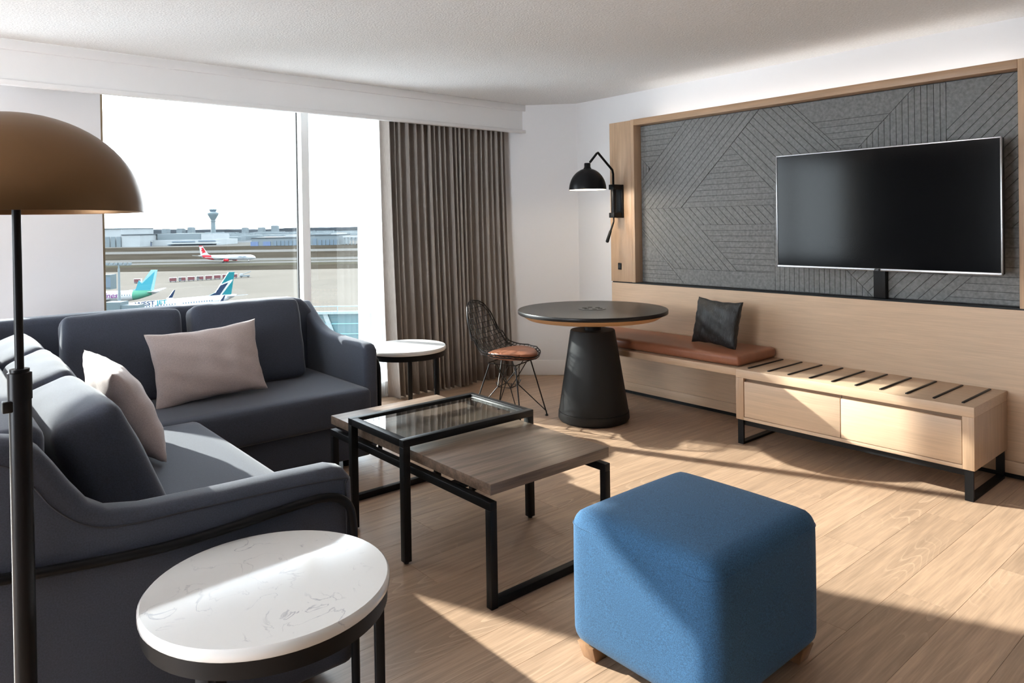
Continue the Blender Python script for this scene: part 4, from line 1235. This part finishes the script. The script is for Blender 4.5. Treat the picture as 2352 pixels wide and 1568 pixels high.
# ------------------------------------------------------------------ airliners
def airliner(name, label, loc, head, L, R, body):
    """nose along +X local, wheels on z=0"""
    t = empty(name, tuple(loc), head, label, 'airliner')
    zc = R+1.75
    rings = []
    st = [(L*0.5, 0.02, -0.25), (L*0.493, 0.28, -0.22), (L*0.475, 0.55, -0.13), (L*0.45, 0.78, -0.05), (L*0.415, 0.95, 0), (L*0.38, 1, 0), (-L*0.17, 1, 0), (-L*0.25, 0.96, 0.04), (-L*0.33, 0.80, 0.19),
          (-L*0.41, 0.53, 0.42), (-L*0.47, 0.28, 0.62), (-L*0.5, 0.10, 0.74)]
    n = 24; v = []; f = []
    for x_, k, dz in st:
        for i in range(n):
            a = 2*PI*i/n
            v.append((x_, k*R*math.cos(a), zc+dz*R+k*R*math.sin(a)))
    for i in range(len(st)-1):
        for j in range(n):
            f.append((i*n+j, i*n+(j+1) % n, (i+1)*n+(j+1) % n, (i+1)*n+j))
    f.append(tuple(range(n))); f.append(tuple(range((len(st)-1)*n, len(st)*n)))
    MB().add(v, f).build('fuselage', body, t, smooth=True)
    for s_ in (-1, 1):
        wg = [(L*0.09, s_*R*0.7), (-L*0.10, s_*R*0.7), (-L*0.155, s_*L*0.42), (-L*0.115, s_*L*0.42)]
        v = [(x_, y_, zc-R*0.55+abs(y_)*0.09) for x_, y_ in wg]+[(x_, y_, zc-R*0.55+abs(y_)*0.09+0.35) for x_, y_ in wg]
        q = [(0, 1, 2, 3), (7, 6, 5, 4), (0, 4, 5, 1), (1, 5, 6, 2), (2, 6, 7, 3), (3, 7, 4, 0)]
        wing = MB().add(v, q).build('wing', body, t)
        sb_ = [(-L*0.40, s_*R*0.3), (-L*0.475, s_*R*0.3), (-L*0.505, s_*L*0.175), (-L*0.478, s_*L*0.175)]
        v = [(x_, y_, zc+R*0.55+abs(y_)*0.10) for x_, y_ in sb_]+[(x_, y_, zc+R*0.55+abs(y_)*0.10+0.2) for x_, y_ in sb_]
        MB().add(v, q).build('stabiliser', body, t)
        MB().lathe([(0.6, -1.9), (1.0, -1.2), (1.08, 0.8), (1.0, 1.9), (0.75, 1.95), (0.7, 0.8), (0, 0.6)], (L*0.06, s_*L*0.145, zc-R*0.95), 18, axis=0).build('engine', body, t, smooth=True)
        b = MB()
        b.lathe([(0.0, -0.5), (0.55, -0.5), (0.55, 0.5), (0, 0.5)], (-L*0.03, s_*2.6, 0.55), 14, axis=1)
        b.build('main_wheel', m_rubber, t)
        MB().beam((-L*0.03, s_*2.6, 0.5), (-L*0.03, s_*2.4, zc-R*0.6), 0.35).build('gear_strut', m_silver, t)
    MB().lathe([(0.0, -0.35), (0.4, -0.35), (0.4, 0.35), (0, 0.35)], (L*0.38, 0, 0.4), 14, axis=1).build('nose_wheel', m_rubber, t)
    MB().beam((L*0.38, 0, 0.4), (L*0.38, 0, zc-R*0.8), 0.3).build('gear_strut', m_silver, t)
    b = MB()
    i = 0
    x_ = L*0.36
    while x_ > -L*0.28:
        if not (-0.02 < x_/L < 0.02):
            for s_ in (-1, 1):
                yy = s_*(R*0.985)
                b.box(x_, x_+0.28, min(yy, yy*1.012), max(yy, yy*1.012), zc+R*0.14, zc+R*0.14+0.42)
        x_ -= 0.82
    wr_ = b.build('window_row', m_bdark, t); tag(wr_, kind='stuff')
    cw = MB().add([(L*0.452, -R*0.52, zc+R*0.33), (L*0.452, R*0.52, zc+R*0.33), (L*0.437, R*0.5, zc+R*0.60), (L*0.437, -R*0.5, zc+R*0.60), (L*0.470, 0, zc+R*0.33), (L*0.452, 0, zc+R*0.58)],
                  [(0, 4, 5, 3), (4, 1, 2, 5)]).build('cockpit_window', m_bdark, t)
    return t, zc
def fin_part(name, poly, th, mt, parent):
    return MB().prism(poly, 1, -th/2, th/2).build(name, mt, parent)
def side_text(name, s, size, mt, parent, x, z, side, R, zc, shear=0.0, bold=0.0, flip=False):
    """lettering on the fuselage flank; side -1 reads from -Y"""
    c_, s_ = math.cos(z), math.sin(z)          # z: angle up the flank; the lettering lies on the tangent plane
    if side < 0: ax, ay, an = Vector((1, 0, 0)), Vector((0, s_, c_)), Vector((0, -c_, s_))
    else: ax, ay, an = Vector((-1, 0, 0)), Vector((0, -s_, c_)), Vector((0, c_, s_))
    p = Vector((x, 0, zc))+an*(R*1.02)-ay*(size*0.36)
    M_ = Matrix((ax, ay, an)).transposed().to_4x4()
    M_.translation = p
    return text_obj(name, s, size, mt, parent, M_, extrude=0.01, shear=shear, bold=bold)

# teal-tailed jet, nose to the left
Lw, Rw = 39.0, 1.9
nose_dir = Vector((-0.985, -0.16, 0)).normalized()
tail_pt = Vector((80.4, 233.9, G))
cw_ = tail_pt+nose_dir*(Lw*0.5)
wj, zc = airliner('airliner', 'white airliner with teal and navy tail parked nearest the window', cw_, math.atan2(nose_dir.y, nose_dir.x), Lw, Rw, m_acw)
ft = zc+Rw*0.93
base = [(-9.4, ft-0.2), (-12.4, ft+0.9), (-16.9, ft+7.1), (-18.9, ft+7.1), (-17.6, ft-0.3)]
fin_part('fin', base, 0.40, m_teal, wj)
fin_part('fin_chevron', [(-9.6, ft-0.1), (-12.4, ft+0.85), (-14.2, ft+3.2), (-16.9, ft+3.9), (-14.2, ft-0.2)], 0.46, m_navy, wj)
fin_part('fin_stripe', [(-13.9, ft+3.0), (-14.3, ft+3.5), (-18.2, ft+4.8), (-18.1, ft+4.3), (-14.2, ft-0.2), (-13.6, ft-0.2), (-16.8, ft+3.85)], 0.50, m_acw, wj)
# in local space the near flank (towards the hotel) is +Y because the nose points left
side_text('lettering', 'WEST', 2.15, m_navy, wj, 12.5, 0.82, 1, Rw, zc, shear=0.25, bold=0.05)
side_text('lettering', 'JET', 2.15, m_teal, wj, 6.35, 0.82, 1, Rw, zc, shear=0.25, bold=0.05)
for s_ in (-1, 1):
    wl_ = MB().prism([(-Lw*0.118, zc-Rw*0.55+1.5), (-Lw*0.155, zc-Rw*0.55+1.5), (-Lw*0.185, zc-Rw*0.55+4.2), (-Lw*0.172, zc-Rw*0.55+4.2)], 1, s_*Lw*0.42-0.12, s_*Lw*0.42+0.12).build('winglet', m_navy, wj)

# turquoise-tailed jet parked behind it
Lc, Rc = 39.0, 1.9
nd = Vector((-0.86, 0.51, 0)).normalized()
tpt = Vector((66.2, 269.8, G))
cpt = tpt+nd*(Lc*0.5)
cb, zc2 = airliner('airliner', 'white airliner with turquoise tail and green rear fuselage', cpt, math.atan2(nd.y, nd.x), Lc, Rc, m_acw)
ft = zc2+Rc*0.93
fin_part('fin', [(-9.6, ft-0.2), (-12.6, ft+1.0), (-16.9, ft+7.1), (-19.0, ft+7.1), (-17.6, ft-0.3)], 0.40, m_pteal, cb)
fin_part('fin_feather', [(-11.6, ft-0.2), (-12.9, ft+3.6), (-13.9, ft+2.4), (-18.2, ft+6.6), (-16.6, ft-0.25)], 0.46, m_lteal, cb)
n = 24; v = []; f = []
for x_, k, dz in ((-Lc*0.285, 0.895, 0.105), (-Lc*0.30, 0.865, 0.135), (-Lc*0.33, 0.81, 0.19), (-Lc*0.41, 0.54, 0.42), (-Lc*0.44, 0.42, 0.52)):
    for i in range(n):
        a = 2*PI*i/n
        v.append((x_, 1.012*k*Rc*math.cos(a), zc2+dz*Rc+1.012*k*Rc*math.sin(a)))
for i in range(4):
    for j in range(n):
        f.append((i*n+j, i*n+(j+1) % n, (i+1)*n+(j+1) % n, (i+1)*n+j))
MB().add(v, f).build('green_band', m_green, cb, smooth=True)
side_text('lettering', 'Airlines', 2.6, m_purple, cb, 1.6, 0.30, 1, Rc, zc2, shear=0.3, bold=0.03)

# red-tailed jet taxiing, nose to the right
Lr, Rr = 47.0, 2.0
ndr = Vector((0.70, -0.71, 0)).normalized()
cr_ = ext(K(515, 552), 556, 0.35)
rg, zc3 = airliner('airliner', 'white airliner with red tail taxiing on the runway', cr_, math.atan2(ndr.y, ndr.x), Lr, Rr, m_acw)
ft = zc3+Rr*0.93
fin_part('fin', [(-13.0, ft-0.2), (-15.4, ft+1.0), (-20.0, ft+7.3), (-22.4, ft+7.3), (-21.2, ft-0.3)], 0.40, m_acw, rg)
fin_part('fin_emblem', [(-17.0, ft+2.2), (-17.9, ft+4.3), (-19.2, ft+6.2), (-20.6, ft+5.6), (-20.0, ft+4.4), (-21.0, ft+3.4), (-19.6, ft+2.8), (-20.2, ft+1.2), (-18.6, ft+1.9)], 0.46, m_red, rg)
fin_part('fin_tip', [(-19.6, ft+6.9), (-20.0, ft+7.5), (-22.6, ft+7.5), (-22.4, ft+6.9)], 0.46, m_red, rg)
n = 24; v = []; f = []
for x_, k, dz, sh_ in ((-Lr*0.20, 0.99, 0.02, 0), (-Lr*0.25, 0.965, 0.04, 0), (-Lr*0.33, 0.805, 0.19, 0), (-Lr*0.37, 0.67, 0.30, 0)):
    for i in range(n):
        a = 2*PI*i/n
        xx = x_ - (math.sin(a)*0.5+0.5)*3.0
        v.append((xx, 1.012*k*Rr*math.cos(a), zc3+dz*Rr+1.012*k*Rr*math.sin(a)))
for i in range(3):
    for j in range(n):
        f.append((i*n+j, i*n+(j+1) % n, (i+1)*n+(j+1) % n, (i+1)*n+j))
MB().add(v, f).build('red_band', m_red, rg, smooth=True)
side_text('lettering', 'rouge', 2.6, m_bdark, rg, 10.3, 0.35, -1, Rr, zc3, shear=0.2, bold=0.02)
for o in rg.children:
    if o.name.startswith('engine'): o.data.materials.clear(); o.data.materials.append(m_red)

# baggage carts in a row
def cart(loc, rz, label, red):
    t = empty('baggage_cart', tuple(loc), rz, label, 'cart', 'baggage carts on the apron')
    MB().box(-1.7, 1.7, -0.8, 0.8, 0.45, 0.62).build('bed', m_bdark, t)
    MB().box(-1.75, 1.75, -0.85, 0.85, 2.15, 2.3).build('roof', m_acw, t)
    MB().box(-1.7, -1.6, -0.8, 0.8, 0.62, 2.15).build('end_panel', m_acw, t)
    MB().box(1.6, 1.7, -0.8, 0.8, 0.62, 2.15).build('end_panel', m_acw, t)
    MB().box(-1.6+(0 if red else 1.3), 1.6, -0.78, -0.70, 0.62, 2.15).build('curtain', m_cartred, t)
    MB().box(-1.6, 1.6, 0.70, 0.78, 0.62, 2.15).build('curtain', m_acw, t)
    for wx in (-1.1, 1.1):
        for wy in (-0.7, 0.7):
            MB().lathe([(0, -0.1), (0.25, -0.1), (0.25, 0.1), (0, 0.1)], (wx, wy, 0.25), 10, axis=1).build('wheel', m_rubber, t)
    return t
c0, c1 = Vector((100.5, 383.5, G)), Vector((136.0, 386.5, G))
names = ['baggage cart at the left end of the row', 'second baggage cart from the left end', 'third baggage cart from the left end', 'fourth baggage cart from the left end', 'fifth baggage cart from the left end',
         'sixth baggage cart from the left end', 'seventh baggage cart from the left end', 'eighth baggage cart beside the teal tail']
dirc = math.atan2((c1-c0).y, (c1-c0).x)
for i, lb in enumerate(names):
    cart(c0.lerp(c1, i/8.0), AZ*0.35, lb, i not in (1, 3))
cart((86.0, 390.0, G), AZ, 'lone baggage cart beside the turquoise tail', True)
tk = empty('belt_loader', tuple(Vector((137.4, 386.4, G))), AZ*0.35, 'pale service vehicle at the right end of the baggage carts', 'vehicle')
MB().box(-2.6, 2.6, -0.9, 0.9, 0.5, 1.3).build('chassis', m_bgrey, tk)
MB().box(-2.4, -1.0, -0.8, 0.8, 1.3, 2.3).build('cab', m_bwhite, tk)
MB().beam((-1.5, 0, 1.6), (3.2, 0, 3.2), 1.0, 0.3).build('belt', m_bgrey, tk)
for wx in (-1.7, 1.7):
    for wy in (-0.8, 0.8):
        MB().lathe([(0, -0.15), (0.45, -0.15), (0.45, 0.15), (0, 0.15)], (wx, wy, 0.45), 12, axis=1).build('wheel', m_rubber, tk)

# jet bridges
jb = empty('jet_bridge', (38.5, 201.5, G), AZ, 'grey jet bridge beside the mast at the window corner', 'jet bridge')
MB().box(-14, -1.2, -1.6, 1.6, 4.5, 7.7).build('tunnel', m_bridge, jb)
MB().box(-1.2, 3.0, -2.0, 2.0, 3.8, 8.6).build('rotunda', m_bridge, jb)
MB().box(3.0, 7.2, -1.7, 1.7, 4.6, 7.8).build('cab', m_bridge, jb)
MB().box(-14, -1.2, -1.75, -1.6, 7.3, 7.9).build('parapet', m_acw, jb)
MB().box(-7.5, -4.0, -1.72, -1.6, 5.4, 5.7).build('red_mark', m_red, jb)
MB().box(-4.2, -3.9, -1.72, -1.6, 5.4, 6.5).build('red_mark', m_red, jb)
for k in range(3):
    MB().box(3.4+k*1.2, 4.3+k*1.2, -1.78, -1.7, 5.6, 7.0).build('cab_window', m_bdark, jb)
MB().box(0.2, 1.6, -0.7, 0.7, 0, 3.8).build('support_leg', m_conc, jb)
jb2 = empty('jet_bridge', (58.0, 331.0, G), AZ, 'far grey jet bridge above the turquoise-tailed jet', 'jet bridge')
MB().box(-9, 1.0, -1.6, 1.6, 4.0, 7.5).build('tunnel', m_bridge, jb2)
MB().box(1.0, 6.5, -2.2, 2.2, 2.6, 8.6).build('cab', m_bridge, jb2)
MB().box(4.6, 6.6, -2.3, -2.2, 3.4, 7.6).build('cab_window', m_bdark, jb2)
MB().box(-3.6, -2.2, -0.8, 0.8, 0, 4.0).build('support_leg', m_conc, jb2)
MB().box(-9, 0.2, -1.72, -1.6, 4.9, 5.3).build('red_mark', m_red, jb2)

# floodlight mast
ms = empty('floodlight_mast', (44.6, 224.2, G), AZ, 'slim floodlight mast rising at the left window edge', 'mast')
MB().lathe([(0.42, 0), (0.28, 15.8)], n=12).build('pole', m_conc, ms, smooth=True)
MB().box(-3.4, 3.4, -0.12, 0.12, 16.6, 16.8).build('crossbar', m_conc, ms)
MB().lathe([(0.2, 15.8), (0.2, 17.4)], n=8).build('mast_head', m_conc, ms)
for k in range(6):
    x_ = -3.2+k*1.28
    MB().box(x_-0.42, x_+0.42, -0.35, 0.2, 16.85, 17.4).build('floodlight', m_bgrey, ms)

# teal glazed concourse below the right pane
cnp = empty('glass_concourse', (26.0, 50.5, -5.0), math.radians(-40), 'teal glazed concourse roof with pale rails below the window', 'building')
MB().box(-8, 6, 0.4, 0.9, -20.0, -0.35).build('body', m_canopy, cnp)
MB().box(-8, 6, 0.0, 0.4, -0.42, -0.22).build('parapet_rail', m_canopyw, cnp)
MB().box(-8, 6, 0.1, 0.2, 0.14, 0.22).build('guard_rail', m_canopyw, cnp)
for k in range(7):
    MB().beam((-7.4+k*2.15, 0.15, -0.3), (-7.4+k*2.15, 0.15, 0.2), 0.06).build('rail_post', m_canopyw, cnp)
for k in range(5):
    MB().box(-8, 6, 0.34, 0.40, -1.25-k*0.8, -1.19-k*0.8).build('transom', mat('transom_teal', (0.05, 0.16, 0.19), 0.4) if k == 0 else bpy.data.materials['transom_teal'], cnp)
for a, b_ in (((-2.0, -0.35), (-0.6, -4.2)), ((0.95, -0.35), (2.6, -4.2)), ((-5, -0.35), (-3.6, -4.2))):
    MB().beam((a[0], 0.30, a[1]), (b_[0], 0.30, b_[1]), 0.16 if a[0] > 0 else 0.36, 0.12, upv=(0, 1, 0)).build('strut', m_canopyw, cnp)
